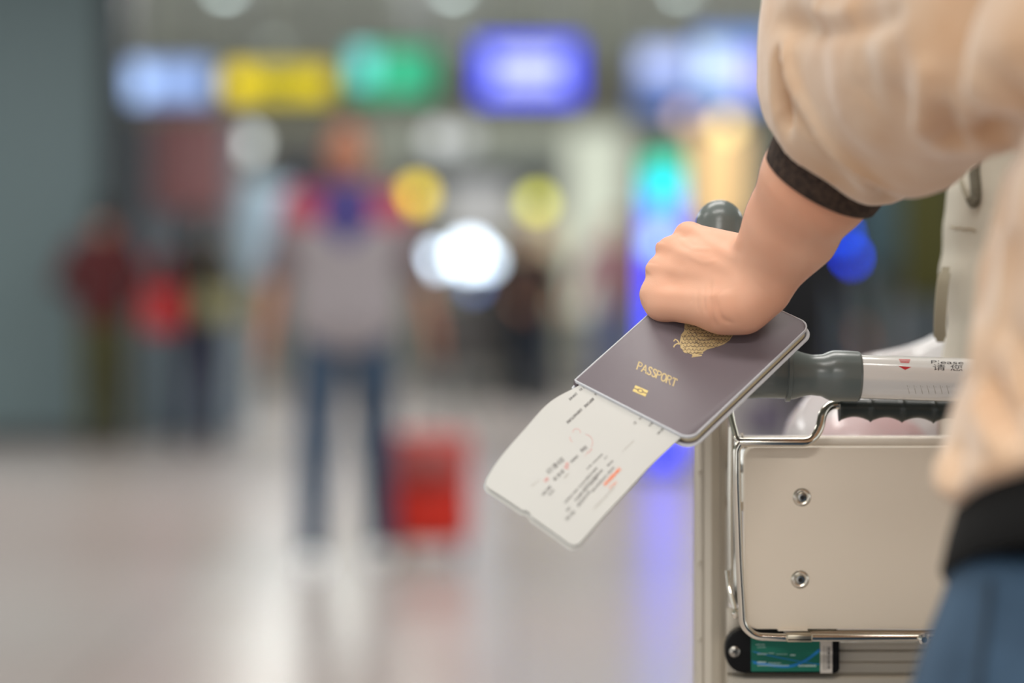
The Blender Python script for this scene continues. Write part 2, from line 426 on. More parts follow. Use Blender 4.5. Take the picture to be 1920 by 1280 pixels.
panel('display_case', 'pale tan dim display between the far people and the cream display', 'display', 965, 400, 1055, 590, 23.6, mat('tan_display', (190, 182, 155), .5, emit=((185, 176, 150), .45)), depth=.3)
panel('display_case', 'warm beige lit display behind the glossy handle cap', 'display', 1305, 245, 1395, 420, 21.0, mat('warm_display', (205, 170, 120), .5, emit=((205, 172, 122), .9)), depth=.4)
panel('shop_fascia', 'pale grey-green shop fascia below the blue and green signs', 'fascia', 690, 228, 1180, 292, 25.6, glow('fascia_glow', (158, 163, 148), .80), depth=.3)
panel('shop_fascia', 'slate grey shop fascia above the yellow round lamps', 'fascia', 770, 305, 1050, 345, 24.2, mat('slate', (72, 84, 98), .5), depth=.3)
panel('shop_fascia', 'dark navy shop fascia behind the walking man in the red-shouldered shirt', 'fascia', 500, 285, 620, 350, 24.2, mat('navy_slate', (52, 54, 74), .5), depth=.3)
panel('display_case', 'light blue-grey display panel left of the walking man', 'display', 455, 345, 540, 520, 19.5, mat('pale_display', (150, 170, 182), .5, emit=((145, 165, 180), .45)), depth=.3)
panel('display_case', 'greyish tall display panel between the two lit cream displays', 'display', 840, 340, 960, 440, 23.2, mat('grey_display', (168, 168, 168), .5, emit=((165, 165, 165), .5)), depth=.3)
panel('shop_counter', 'dark shop counter behind the walking man and far shoppers', 'counter', 780, 560, 960, 690, 22.0, mat('dark_counter', (66, 62, 60), .5), depth=.8)
panel('banner', 'dark olive upright banner between the blue lamp and the canvas bag', 'banner', 1690, 330, 1800, 560, 14.0, mat('olive_cloth', (62, 60, 12), .8), depth=.05)
panel('banner', 'dark teal-grey upright banner right of the forearm', 'banner', 1610, 330, 1690, 500, 14.5, mat('teal_cloth', (62, 84, 90), .8), depth=.05)
panel('cabinet', 'dark green-grey cabinet under the round blue lamp', 'cabinet', 1545, 520, 1650, 640, 15.0, mat('greengrey', (56, 76, 72), .6), depth=.4)
panel('cabinet', 'grey-blue cabinet standing behind the white plastic bag', 'cabinet', 1680, 570, 1760, 660, 15.2, mat('greyblue', (60, 72, 78), .6), depth=.4)
panel('bench', 'muted mauve bench seen under the trolley handle', 'bench', 1400, 752, 1480, 820, 9.0, mat('mauve', (88, 78, 96), .6), depth=.4)
# round lamps
def round_lamp(label, x, y, Y, r, rgb, s, col=(90, 90, 90)):
    c = P(x, y, Y); e = empty('round_lamp', (c.x, c.y, c.z), label, 'lamp')
    rr = r/FP*Y
    bm = bmesh.new(); lathe_bm(bm, (c.x, c.y-.06, c.z), (0, 1, 0), [(0, .0001), (.0, rr*.7), (.02, rr*.95), (.05, rr)], 24); from_bm('lamp_glass', bm, glow('lamp_%d_%d' % (x, y), rgb, s), e)
    lathe('lamp_housing', (c.x, c.y-.01, c.z), (0, 1, 0), [(0, rr*1.05), (.08, rr*1.05)], hous, e)
    tube('pole', [(c.x, c.y+.05, c.z), (c.x, c.y+.05, CEIL if y < 400 else 0)], .009, rodm, e, seg=8)
    return e
round_lamp('round white lamp under the yellow hanging sign', 465, 270, 19.0, 24, (190, 195, 192), 3.4)
round_lamp('round white lamp left of the grey fascia', 822, 262, 20.0, 22, (205, 208, 208), 1.6)
round_lamp('second round white lamp right of its twin left of the grey fascia', 870, 262, 20.3, 22, (205, 208, 208), 1.2)
round_lamp('round yellow lamp beside the walking man, lower half orange', 782, 365, 20.5, 20, (235, 205, 10), 4.0)
round_lamp('small orange lamp touching the yellow lamp by the man\'s shoulder', 762, 397, 20.2, 12, (240, 150, 30), 3.2)
round_lamp('pale yellow-green round lamp right of the grey display', 1007, 380, 20.5, 17, (210, 210, 70), 4.4)
round_lamp('white dazzling lamp nearest the walking man\'s elbow', 815, 488, 18.0, 17, (215, 235, 255), 7.0)
round_lamp('largest dazzling white lamp behind the man\'s elbow', 880, 478, 18.4, 30, (225, 240, 255), 6.5)
round_lamp('dazzling white lamp at the right end of the white lamp cluster', 912, 490, 18.0, 16, (220, 238, 255), 6.0)
round_lamp('dim blue-rimmed lamp below the dazzling white cluster', 888, 535, 18.6, 12, (120, 150, 220), 2.6)
round_lamp('pinkish-white round lamp above the teal column', 1281, 218, 17.2, 16, (225, 190, 180), 2.2)
round_lamp('warm yellow-white round lamp beside the beige sleeve', 1362, 235, 17.3, 18, (255, 225, 150), 3.2)
round_lamp('deep blue round lamp below the forearm', 1588, 482, 13.5, 13, (10, 60, 255), 12.0)
round_lamp('blue lamp half hidden behind the forearm', 1572, 440, 13.2, 14, (0, 80, 235), 9.0)
# lit column: teal on top, blue below
c0 = P(1243, 520, 14.0); e = empty('light_column', (c0.x, 14.0, 0), 'slim floor-standing light column, teal on top and blue below, left of the hand', 'light column')
def colz(y): return P(0, y, 14.0).z
cr = .105
for (ya, yb, rgb, s, nm) in [(300, 338, (0, 200, 165), 2.2, 'teal_segment'), (338, 385, (0, 215, 255), 1.9, 'cyan_segment'), (385, 440, (110, 115, 255), 2.1, 'violet_segment'), (440, 490, (60, 70, 255), 2.8, 'blue_segment')]:
    lathe(nm, (c0.x, 14.0, colz(yb)), (0, 0, 1), [(0, cr), (colz(ya)-colz(yb), cr)], glow(nm, rgb, s), e)
lathe('lamp_spot', (c0.x-.03, 14.0-cr-.01, colz(455)), (0, -1, 0), [(0, .07), (.01, .06)], glow('spot_white', (170, 215, 255), 2.6), e)
lathe('shaft', (c0.x, 14.0, .06), (0, 0, 1), [(0, cr), (colz(490)-.06, cr)], glow('deep_blue_segment', (50, 60, 255), 2.6), e)
lathe('base', (c0.x, 14.0, 0), (0, 0, 1), [(0, .2), (.05, .2), (.06, .12)], hous, e)
lathe('cap', (c0.x, 14.0, colz(300)), (0, 0, 1), [(0, cr), (.05, cr*.8), (.08, .001)], glow('teal_cap', (0, 170, 120), .8), e)

# ================================================================== PEOPLE IN THE DISTANCE
skinb = mat('skin_far', (186, 124, 96), .5, sss=.1)
def figure(label, X, Y, yaw, H, c, pose, hair=(20, 16, 14), extra=None, group=None, h=.011):
    """c: shirt, trousers, shoes colours; pose: arms/legs. Local frame faces -Y."""
    e = empty('person', (X, Y, 0), label, 'person', group, yaw)
    k = H/1.72; V3 = lambda x, y, z: (x*k, y*k, z*k)
    M = Matrix.Translation((X, Y, 0)) @ Matrix.Rotation(yaw, 4, 'Z')
    def fin(g, name, m, parent=e, sm=1):
        V, Fc = g.mesh()
        if sm: V = relax(V, Fc, sm)
        me = np_mesh(name, V, Fc, m); me.parent = parent; return me
    G = lambda lo, hi, hh=h: Grid(V3(*lo), V3(*hi), hh)
    st = pose.get('stride', .12); spread = pose.get('spread', .08)
    el = pose.get('elbow', [(-.30, .02, 1.14), (.30, .02, 1.14)]); wr = pose.get('wrist', [(-.36, -.08, .92), (.36, .0, .90)])
    hips = [(-.09, 0, .90), (.09, 0, .90)]
    kn = [(-.10-spread*.4, -st*.55, .49), (.10+spread*.4, st*.2, .49)]
    an = [(-.10-spread, -st, .09), (.10+spread, st, .10)]
    sh = [(-.18, .01, 1.40), (.18, .01, 1.40)]
    g = G((-.62, -.35, -.0), (.62, .35, 1.76))
    s = lambda r: r*k
    g.u(g.ell(V3(0, -.01, 1.615), (s(.073), s(.092), s(.108))))
    g.u(g.ell(V3(0, -.035, 1.555), (s(.055), s(.06), s(.055))), s(.03))
    g.u(g.cone(V3(0, -.105, 1.615), V3(0, -.118, 1.59), s(.009), s(.014)), s(.012))
    g.u(g.cone(V3(-.02, -.098, 1.55), V3(.02, -.098, 1.55), s(.008)), s(.008))
    for x in (-1, 1):
        g.u(g.ell(V3(x*.075, .005, 1.605), (s(.012), s(.02), s(.032))), s(.006))
        g.cut(g.ell(V3(x*.03, -.103, 1.63), (s(.014), s(.012), s(.009))), s(.01))
    g.u(g.cone(V3(0, .01, 1.42), V3(0, -.005, 1.55), s(.058), s(.052)), s(.03))
    g.u(g.ell(V3(0, .01, 1.25), (s(.16), s(.10), s(.20))), s(.05))
    g.u(g.ell(V3(0, .01, 1.0), (s(.15), s(.10), s(.15))), s(.06))
    for i in (0, 1):
        g.u(g.cone(V3(*sh[i]), V3(*el[i]), s(.048), s(.036)), s(.03))
        g.u(g.cone(V3(*el[i]), V3(*wr[i]), s(.038), s(.024)), s(.012))
        a = np.array(wr[i]); d = a-np.array(el[i]); d = d/np.linalg.norm(d); side = np.array([0, 1., 0]) if abs(d[1]) < .8 else np.array([1., 0, 0])
        pm = a+d*.05
        g.u(g.ell(V3(*(a+d*.05)), (s(.022), s(.038), s(.045))), s(.02))
        for q, L in zip((-.027, -.009, .009, .027), (.07, .082, .08, .062)):
            b = a+d*.085+side*q; m1 = b+d*L*.55; m2 = m1+d*L*.4+np.array([.012*(-1)**(i+1)*-1, -.01, 0])
            g.u(g.cone(V3(*b), V3(*m1), s(.009), s(.0085)), s(.004)); g.u(g.cone(V3(*m1), V3(*m2), s(.0085), s(.007)), s(.004))
        b = a+d*.03-side*.03; g.u(g.cone(V3(*b), V3(*(b+d*.045-side*.022)), s(.012), s(.009)), s(.008))
        g.u(g.cone(V3(*hips[i]), V3(*kn[i]), s(.08), s(.052)), s(.03)); g.u(g.cone(V3(*kn[i]), V3(*an[i]), s(.052), s(.034)), s(.02))
    fin(g, 'body', skinb)
    # eyes
    for x in (-1, 1):
        lathe_e = bmesh.new(); bmesh.ops.create_uvsphere(lathe_e, u_segments=8, v_segments=6, radius=s(.010), matrix=Matrix.Translation(V3(x*.03, -.092, 1.63)))
        o = from_bm('eye', lathe_e, mat('eye_dark', (40, 30, 28), .2), None); o.parent = e
    # shirt
    g = G((-.5, -.25, .80), (.5, .25, 1.52)); hem = c.get('hem', .86)
    bx = c.get('bulk', 1.0)
    g.u(g.ell(V3(0, .0, 1.26), (s(.195*bx), s(.135*bx), s(.235)))); g.u(g.ell(V3(0, .0, 1.0), (s(.19*bx), s(.135*bx), s(.24))), s(.08))
    sl = c.get('sleeve', .85)
    for i in (0, 1):
        A, B = np.array(sh[i]), np.array(el[i]); C = np.array(wr[i])
        g.u(g.cone(V3(*A), V3(*(A+(B-A)*min(sl, 1))), s(.068), s(.058)), s(.03))
        if sl > 1: g.u(g.cone(V3(*B), V3(*(B+(C-B)*(sl-1))), s(.05), s(.036)), s(.02))
    g.u(g.cone(V3(0, .012, 1.40), V3(0, .0, 1.47), s(.085), s(.062)), s(.05))
    g.F = np.maximum(g.F, (s(hem)-g.Z)+0*g.F); g.F = np.maximum(g.F, (g.Z-s(1.485))+0*g.F)
    shirt = fin(g, 'shirt', [mat('cloth_%d_%d_%d' % q, q, .85) for q in c['shirt']])
    if len(c['shirt']) > 1:
        for p in shirt.data.polygons:
            x, y, z = (q/k for q in p.center)
            if abs(x) > .20 and z < 1.34: p.material_index = min(3, len(c['shirt'])-1)
            elif z > 1.32 and abs(x) > .10: p.material_index = 2
            elif z > 1.23+abs(x)*.9 or z > 1.41: p.material_index = 1
    # trousers
    g = G((-.36, -.35, .04), (.36, .35, 1.04)); tw = c.get('leg', 1.0)
    g.u(g.ell(V3(0, .01, .93), (s(.165), s(.115), s(.12))))
    for i in (0, 1):
        g.u(g.cone(V3(*hips[i]), V3(*kn[i]), s(.098*tw), s(.075*tw)), s(.03)); g.u(g.cone(V3(*kn[i]), V3(*an[i]), s(.075*tw), s(.060*tw)), s(.02))
    g.F = np.maximum(g.F, (s(.07)-g.Z)+0*g.F); g.F = np.maximum(g.F, (g.Z-s(1.0))+0*g.F)
    fin(g, 'trousers', mat('cloth_%d_%d_%d' % c['trousers'], c['trousers'], .85, var=(9, .25)))
    for i in (0, 1):
        ax, ay = an[i][0], an[i][1]
        g = G((ax-.09, ay-.22, -.012), (ax+.09, ay+.12, .13), h*.8)
        g.u(g.cone(V3(ax, ay+.035, .042), V3(ax, ay-.12, .034), s(.042), s(.036))); g.u(g.cone(V3(ax, ay+.01, .06), V3(ax, ay-.01, .085), s(.044), s(.04)), s(.02))
        g.F = np.maximum(g.F, (.002-g.Z)+0*g.F)
        fin(g, 'shoe', mat('shoe_%d_%d_%d' % c['shoes'], c['shoes'], .6))
    g = G((-.2, -.2, 1.2), (.2, .2, 1.76))
    g.u(g.ell(V3(0, .012, 1.635), (s(.083), s(.098), s(.103)))); g.cut(g.ell(V3(0, -.09, 1.585), (s(.075), s(.075), s(.085))), s(.01))
    if c.get('long'): g.u(g.cone(V3(0, .055, 1.62), V3(0, .07, 1.36), s(.075), s(.07)), s(.03))
    else: g.F = np.maximum(g.F, (s(1.56)-g.Z)+0*g.F)
    fin(g, 'hair', mat('hair_%d_%d_%d' % hair, hair, .55))
    return e, M, wr
# the walking man with the red suitcase
ym = 9.31; xm = (650-HX)/FP*ym
man, MM, wr = figure('man in grey shirt with navy collar and red shoulders, blue jeans, walking with red suitcase', xm, ym, .06, 1.72,
    dict(shirt=[(158, 150, 154), (66, 58, 118), (172, 70, 88), (120, 104, 108)], trousers=(60, 80, 104), shoes=(235, 235, 235), sleeve=1.0, hem=.84, bulk=1.08, leg=.98),
    dict(stride=.10, spread=.03, elbow=[(-.27, .02, 1.14), (.28, .02, 1.14)], wrist=[(-.305, -.05, .90), (.33, .05, .93)]), hair=(96, 62, 50), h=.009)
sx, sy = (808-HX)/FP*9.6, 9.6
case = empty('suitcase', (sx, sy, 0), 'red upright wheeled suitcase pulled beside the walking man', 'suitcase')
box('shell', (sx-.155, sy-.11, .07), (sx+.155, sy+.11, .50), mat('red_shell', (186, 30, 12), .6), case, bev=.03, seg=4)
box('front_pocket', (sx-.135, sy-.145, .085), (sx+.125, sy-.105, .30), mat('red_pocket', (206, 36, 12), .6), case, bev=.015, seg=3)
box('upper_panel', (sx-.13, sy-.135, .33), (sx+.13, sy-.105, .48), mat('faded_red', (190, 92, 88), .6), case, bev=.012, seg=3)
box('buckle', (sx-.035, sy-.15, .29), (sx+.035, sy-.13, .38), mat('dark_buckle', (60, 30, 30), .5), case, bev=.006)
for q in (-1, 1):
    tube('telescopic_rod', [(sx+q*.07, sy+.06, .49), (sx+q*.07+.02, sy+.04, .80)], .008, rodm, case, seg=8)
    for yy in (-.07, .07): lathe('wheel', (sx+q*.12-.012, sy+yy, .035), (1, 0, 0), [(0, .035), (.024, .035)], mat('wheel_black', (25, 25, 25), .5), case)
box('handle', (sx-.06, sy+.025, .79), (sx+.11, sy+.06, .82), mat('wheel_black', (25, 25, 25), .5), case, bev=.01)

def at(x, Y): return (x-HX)/FP*Y
p2, M2, _ = figure('person in dark red top and olive trousers by the grey-green wall', at(195, 15.9), 15.9, 3.0, 1.62, dict(shirt=[(82, 30, 32)], trousers=(82, 80, 48), shoes=(40, 38, 36), sleeve=1.8, bulk=1.05), dict(stride=.04, spread=0., elbow=[(-.30, .04, 1.15), (.30, .04, 1.15)], wrist=[(-.20, -.16, 1.02), (.20, -.16, 1.02)]), h=.014)
p3, M3, _ = figure('long-haired person in black top and navy trousers with red shoulder bag', at(375, 15.6), 15.6, 2.7, 1.55, dict(shirt=[(34, 22, 22)], trousers=(42, 42, 66), shoes=(50, 46, 50), sleeve=1.6, long=True, hem=.92, leg=.9), dict(stride=.06, spread=.0, elbow=[(-.27, .04, 1.15), (.27, .02, 1.15)], wrist=[(-.30, -.08, 1.0), (.30, -.10, 1.0)]), h=.014)
def handbag(label, x, Y, z0, w, hgt, d, rgb):
    X = at(x, Y); e = empty('handbag', (X, Y, z0), label, 'bag')
    box('bag_body', (X-w/2, Y-d/2, z0), (X+w/2, Y+d/2, z0+hgt), mat('bag_%d_%d_%d' % rgb, rgb, .6, coat=.2), e, bev=.035, seg=4)
    tube('strap', catmull([(X-w*.35, Y, z0+hgt-.02), (X-w*.2, Y, z0+hgt+.18), (X+w*.1, Y, z0+hgt+.2), (X+w*.35, Y, z0+hgt-.02)], 6), .009, mat('bag_%d_%d_%d' % rgb, rgb, .6), e, seg=8)
handbag('bright red handbag carried by the long-haired person in black', 305, 15.4, .78, .24, .26, .12, (178, 22, 26))
handbag('khaki bag carried on the right of the long-haired person in black', 415, 15.35, .84, .34, .20, .12, (128, 124, 88))
p4, M4, _ = figure('person in dark brown top and navy trousers seen between man and hand', at(1003, 20.4), 20.4, .5, 1.56, dict(shirt=[(58, 40, 34)], trousers=(22, 34, 50), shoes=(40, 40, 44), sleeve=1.7, bulk=1.05), dict(stride=.1, spread=.02, elbow=[(-.28, .04, 1.15), (.28, .04, 1.15)], wrist=[(-.25, -.14, 1.0), (.25, -.12, 1.0)]), h=.014)
p5, M5, _ = figure('shorter person in black clothes beside the one in dark brown', at(952, 21.3), 21.3, 2.8, 1.45, dict(shirt=[(24, 24, 24)], trousers=(26, 26, 24), shoes=(30, 30, 30), sleeve=1.8, long=True), dict(stride=.08, spread=0.), h=.014)
p6, M6, _ = figure('far person in mauve and blue beside the light column', at(1150, 21.5), 21.5, 0., 1.66, dict(shirt=[(150, 110, 118)], trousers=(92, 104, 150), shoes=(110, 110, 120), sleeve=1.5), dict(stride=.08, spread=0.), h=.016)
p7, M7, _ = figure('person in black standing at the dark wall behind the wrist', at(1497, 12.6), 12.6, .2, 1.62, dict(shirt=[(14, 14, 18)], trousers=(16, 16, 20), shoes=(20, 20, 20), sleeve=1.8, bulk=1.1), dict(stride=.05, spread=0.), h=.014)
# linear light fittings over the trolley; the last houses the added frontal light
for i, (x, y, en, sx_, sy_) in enumerate(LUM):
    e = empty('light_fitting', (x, y, CEIL), 'white rectangular ceiling light fitting '+['just behind the trolley handle', 'just beyond the trolley handle', 'left of the trolley', 'far behind the person at the trolley, added for frontal light'][i], 'ceiling light', 'rectangular ceiling lights')
    box('housing', (x-sx_/2-.03, y-sy_/2-.03, 3.6), (x+sx_/2+.03, y+sy_/2+.03, CEIL), mat('fitting_white', (220, 220, 220), .5), e, bev=.01)
# ================================================================== LUGGAGE TROLLEY
TC = .40                       # centre line of the trolley
chrome = mat('chrome', (214, 208, 196), .09, metal=1.)
alu = mat('brushed_aluminium', (196, 187, 172), .36, metal=.35, bump=(300, .05, .0002))
gplast = mat('grey_green_plastic', (98, 106, 104), .30, spec=.5, bump=(500, .05, .0003), coat=.25, coatr=.25)
dplast = mat('dark_rubber_plastic', (44, 50, 48), .38, bump=(500, .08, .0003))
blackp = mat('black_plastic', (10, 10, 12), .5, spec=.2)
beige = mat('cream_painted_board', (232, 218, 199), .42, bump=(40, .04, .001))
trol = empty('luggage_trolley', (TC, 1.9, 0), 'airport luggage trolley with white handle tube and cream board', 'trolley')
def mx(p): return Vector((2*TC-p[0], p[1], p[2]))
J0 = P(1612, 706, 1.65); tilt = math.radians(-1.9)
axd = Vector((math.cos(tilt), 0, math.sin(tilt)))
half = TC-J0.x
Jr = Vector((2*TC-J0.x, J0.y, J0.z-.0))
# the bar dips a little to the right
Jr = J0+axd*(2*half/ math.cos(tilt))
bar = tube('handle_tube', [J0-axd*.02, J0+axd*.1, J0+axd*.2, Jr+axd*.02], .0150, mat('white_enamel_under_film', (232, 230, 227), .25, coat=1., coatr=.03), trol, seg=64)
def fitting(J, ax, name, par):
    pr = [(-.001, .0135), (0, .0160), (.0015, .0172), (.010, .0175), (.0185, .0173), (.0215, .0164), (.026, .0143), (.033, .0138), (.039, .0150), (.0445, .0168), (.047, .0172), (.0475, .0186), (.0500, .0188), (.0505, .0172)]
    return lathe(name, J, ax, pr, gplast, par, seg=48)
fitting(J0, -axd, 'end_fitting', trol); fitting(Jr, axd, 'end_fitting', trol)
# curved grips with domed ends
def grip(mir):
    base = [J0-axd*.0510, J0-axd*.0650, P(1385, 698, 1.662), P(1352, 655, 1.672), P(1343, 600, 1.678), P(1344, 520, 1.683), P(1348, 450, 1.688), P(1349, 425, 1.690)]
    pts = catmull(base, 8); r = [.0166]*len(pts)
    end = pts[-1]; d = (pts[-1]-pts[-2]).normalized()
    for q in range(1, 9):
        t = q/8*math.pi/2; pts.append(end+d*math.sin(t)*.0190); r.append(max(.0172*math.cos(t), .0006))
    if mir: pts = [Vector((2*TC-p.x, p.y, p.z-.014)) for p in pts]
    return tube('grip', pts, r, gplast, trol, seg=40, edge=60)
grip(False); grip(True)
for J, a in ((J0, -1), (Jr, 1)):
    lathe('seam_ring', J+axd*a*.0498, axd*a, [(0, .0160), (.0016, .0160)], blackp, trol, seg=32)
MATS['white_enamel_under_film'].node_tree.nodes['Principled BSDF'].inputs['Coat IOR'].default_value = 1.85
bb = bvh_obj(bar)
# print on the tube
red = mat('red_print', (206, 40, 48), .5); blk = mat('black_print', (52, 50, 52), .5)
fl = Flat()
fl.add(([(1684, 686), (1697, 693.5), (1709, 688)], [(0, 1, 2)]))
for i, y in enumerate((673, 675.6, 678.2)): fl.quad((1685+i*1.3, y), (1707-i*1.0, y+.9), (1706.5-i*1.0, y+2.5), (1686+i*1.3, y+1.5), 4, 1)
fl.lay('arrow_print', bb, red, trol, .00010)
fl = Flat(); fl.add(text2d('Please'), put((1745.5, 681.5), (1807, 683), (0, -6.5)))
fl.add(text2d('请 您'), put((1749, 693), (1805, 694.5), (0, -9.0)))
fl.lay('lettering', bb, blk, trol, .00010)
fl = Flat()
for i in range(7):
    x = 1701+i*12.3; fl.line([(x, 722), (x+2.4, 731), (x+4.2, 738)], .9); fl.line([(x+4.5, 724), (x+3.6, 735)], .45)
fl.lay('worn_print', bb, mat('worn_print', (168, 163, 152), .6), trol, .00010)
# brake bar with ribbed grip under the handle
Yw = 1.668
g0, g1 = P(1573, 764, Yw), P(2045, 772, Yw); gd = (g1-g0).normalized(); L = (g1-g0).length
prof = []; n = 8; per = L/n
bm = bmesh.new()
seg = 24; rings = []
N = 14*n
for i in range(N+1):
    t = i/N*n; f = t-math.floor(t) if i < N else 1.0; f = 0 if i == N else f
    fl_ = 1 if (f < .045 or f > .955) else 0
    sc = math.sin(math.pi*min(max(f, 0), 1))
    rt = .0060; rb = .0062+.0030*(1-sc)**1.0 if not fl_ else .0098
    if fl_: rt = .0066
    ring = []
    for k_ in range(seg):
        a = 2*math.pi*k_/seg; cz, sz = math.cos(a), math.sin(a)
        rr = rt if cz > 0 else rt+(rb-rt)*min(1, (-cz)*1.3)
        ring.append(bm.verts.new(g0+gd*(i/N*L)+Vector((0, 1, 0))*sz*rt*1.25+Vector((0, 0, 1))*cz*rr))
    rings.append(ring)
for A, B in zip(rings, rings[1:]):
    for k_ in range(seg): bm.faces.new((A[k_], A[(k_+1) % seg], B[(k_+1) % seg], B[k_]))
bm.faces.new(rings[0]); bm.faces.new(rings[-1])
brake = from_bm('brake_grip', bm, dplast, trol, edge=35)
# chrome wire frame (brake lever)
Yf = 1.655
wl = [P(1593, 762, Yw), P(1560, 757, Yw), P(1543, 772, 1.664), P(1537, 805, 1.660), P(1520, 829, Yf), P(1480, 829, Yf), P(1386, 829, Yf)]
wire = tube('wire_frame', fillet(wl, .012, 8), .0031, chrome, trol, seg=20)
dn = [P(1389, 829, Yf), P(1381, 842, Yf), P(1381, 900, Yf), P(1386, 1050, 1.660), P(1393, 1172, 1.664), P(1415, 1193, 1.665), P(1470, 1195, 1.665), P(1790, 1195, 1.665), P(2040, 1197, 1.665)]
tube('wire_frame', fillet(dn, .008, 8), .0027, chrome, trol, seg=20)
tube('wire_frame', fillet([P(1388, 829, Yf), P(1381, 822, 1.657), P(1372, 786, 1.672), P(1366, 752, 1.690)], .006, 5), .0021, chrome, trol, seg=14)
tube('wire_frame', fillet([P(1482, 1187, 1.675), P(1600, 1186, 1.675), P(2040, 1188, 1.675)], .004, 4), .0022, chrome, trol, seg=14)
tube('wire_frame', [P(1372, 800, 1.70), P(1369, 930, 1.70), P(1371, 1130, 1.70)], .0022, chrome, trol, seg=14)
tube('wire_frame', fillet([P(1364, 1070, 1.695), P(1368, 1105, 1.69), P(1380, 1148, 1.685)], .004, 4), .0018, chrome, trol, seg=12)
tube('wire_frame', fillet([P(1391, 812, 1.664), P(1391, 840, 1.664)], .002, 2), .0012, chrome, trol, seg=12)
lathe('pivot', P(1380, 1149, 1.682), (0, -1, 0), [(0, .0035), (.005, .0033), (.0065, .0018)], chrome, trol)
# cream board
Yb = 1.672
def rrect(x0, z0, x1, z1, r, n=6):
    pts = []
    for (cx, cz, a0, rr) in ((x1-r[0], z1-r[0], 0, r[0]), (x0+r[1], z1-r[1], 90, r[1]), (x0+r[2], z0+r[2], 180, r[2]), (x1-r[3], z0+r[3], 270, r[3])):
        for i in range(n+1):
            a = math.radians(a0+90*i/n); pts.append((cx+rr*math.cos(a), cz+rr*math.sin(a)))
    return pts
def slab(name, outline, fn, t0, t1, m, parent, bev=0., seg=2):
    """outline in 2D, fn(u,v,t) -> world"""
    bm = bmesh.new(); A = [bm.verts.new(fn(u, v, t0)) for u, v in outline]; B = [bm.verts.new(fn(u, v, t1)) for u, v in outline]
    fa = bm.faces.new(A); fb = bm.faces.new(B[::-1]); n = len(A)
    for i in range(n): bm.faces.new((A[i], B[i], B[(i+1) % n], A[(i+1) % n]))
    if bev > 0: bmesh.ops.bevel(bm, geom=list(fa.edges)+list(fb.edges), offset=bev, segments=seg, affect='EDGES', profile=.5)
    return from_bm(name, bm, m, parent, edge=50)
a = P(1397, 1178, Yb); b = P(1397, 838, Yb)
bz0, bz1 = a.z, b.z; bx0, bx1 = a.x, 2*TC-a.x
board = slab('cream_board', rrect(bx0, bz0, bx1, bz1, (.006, .006, .008, .008)), lambda u, v, t: Vector((u-(v-bz1)*0, Yb+t, v)), -.002, .014, beige, trol, bev=.0016, seg=3)
board['label'] = 'cream painted rectangular board with two rivets'
for (x, y) in ((1503.5, 932), (1500, 1086)):
    for xx in (P(x, y, Yb-.002), mx(P(x, y, Yb-.002))):
        rv = lathe('rivet', xx, (0, -1, 0), [(-.001, .0064), (.0004, .0063), (.0011, .0056), (.0015, .0046), (.0012, .0036), (.0008, .0030)], mat('rivet_metal', (206, 198, 184), .25, metal=.9), trol, seg=32)
        lathe('rivet_mandrel', xx, (0, -1, 0), [(.0005, .0030), (.0021, .0028), (.0022, .0016)], mat('rivet_core', (190, 186, 178), .2, metal=1.), rv, seg=24)
        lathe('rivet_hole', xx, (0, -1, 0), [(.0005, .0016), (.0024, .0015)], mat('rivet_dark', (14, 14, 12), .5), rv, seg=20)
box('board_tab', P(1459, 1183, 1.668), P(1512, 1176, 1.676)+Vector((0, 0, 0)), beige, trol, bev=.0004)
for q in (0, 1):
    lo, hi = P(1475, 1204, 1.659), P(1517, 1180, 1.680)
    if q: lo, hi = Vector((2*TC-P(1517, 1204, 1.659).x, lo.y, lo.z)), Vector((2*TC-P(1475, 1180, 1.68).x, hi.y, hi.z))
    cl = box('hinge_clip', lo, hi, mat('nickel', (186, 176, 156), .28, metal=.9), trol, bev=.0012)
    tube('clip_seam', [(lo.x+.001, lo.y-.0003, (lo.z+hi.z)/2-.001), (hi.x-.001, lo.y-.0003, (lo.z+hi.z)/2-.001)], .0003, blackp, cl, seg=6)
lathe('lug', P(1731, 1197, 1.660), (0, -1, 0), [(0, .004), (.004, .0038), (.006, .002)], chrome, trol)
# back plate of wire bracket visible above the board
box('top_rail', (bx0-.004, 1.690, P(0, 842, 1.69).z), (2*TC-bx0+.004, 1.702, P(0, 818, 1.69).z), mat('rail_paint', (196, 186, 174), .4, metal=.3), trol, bev=.002)
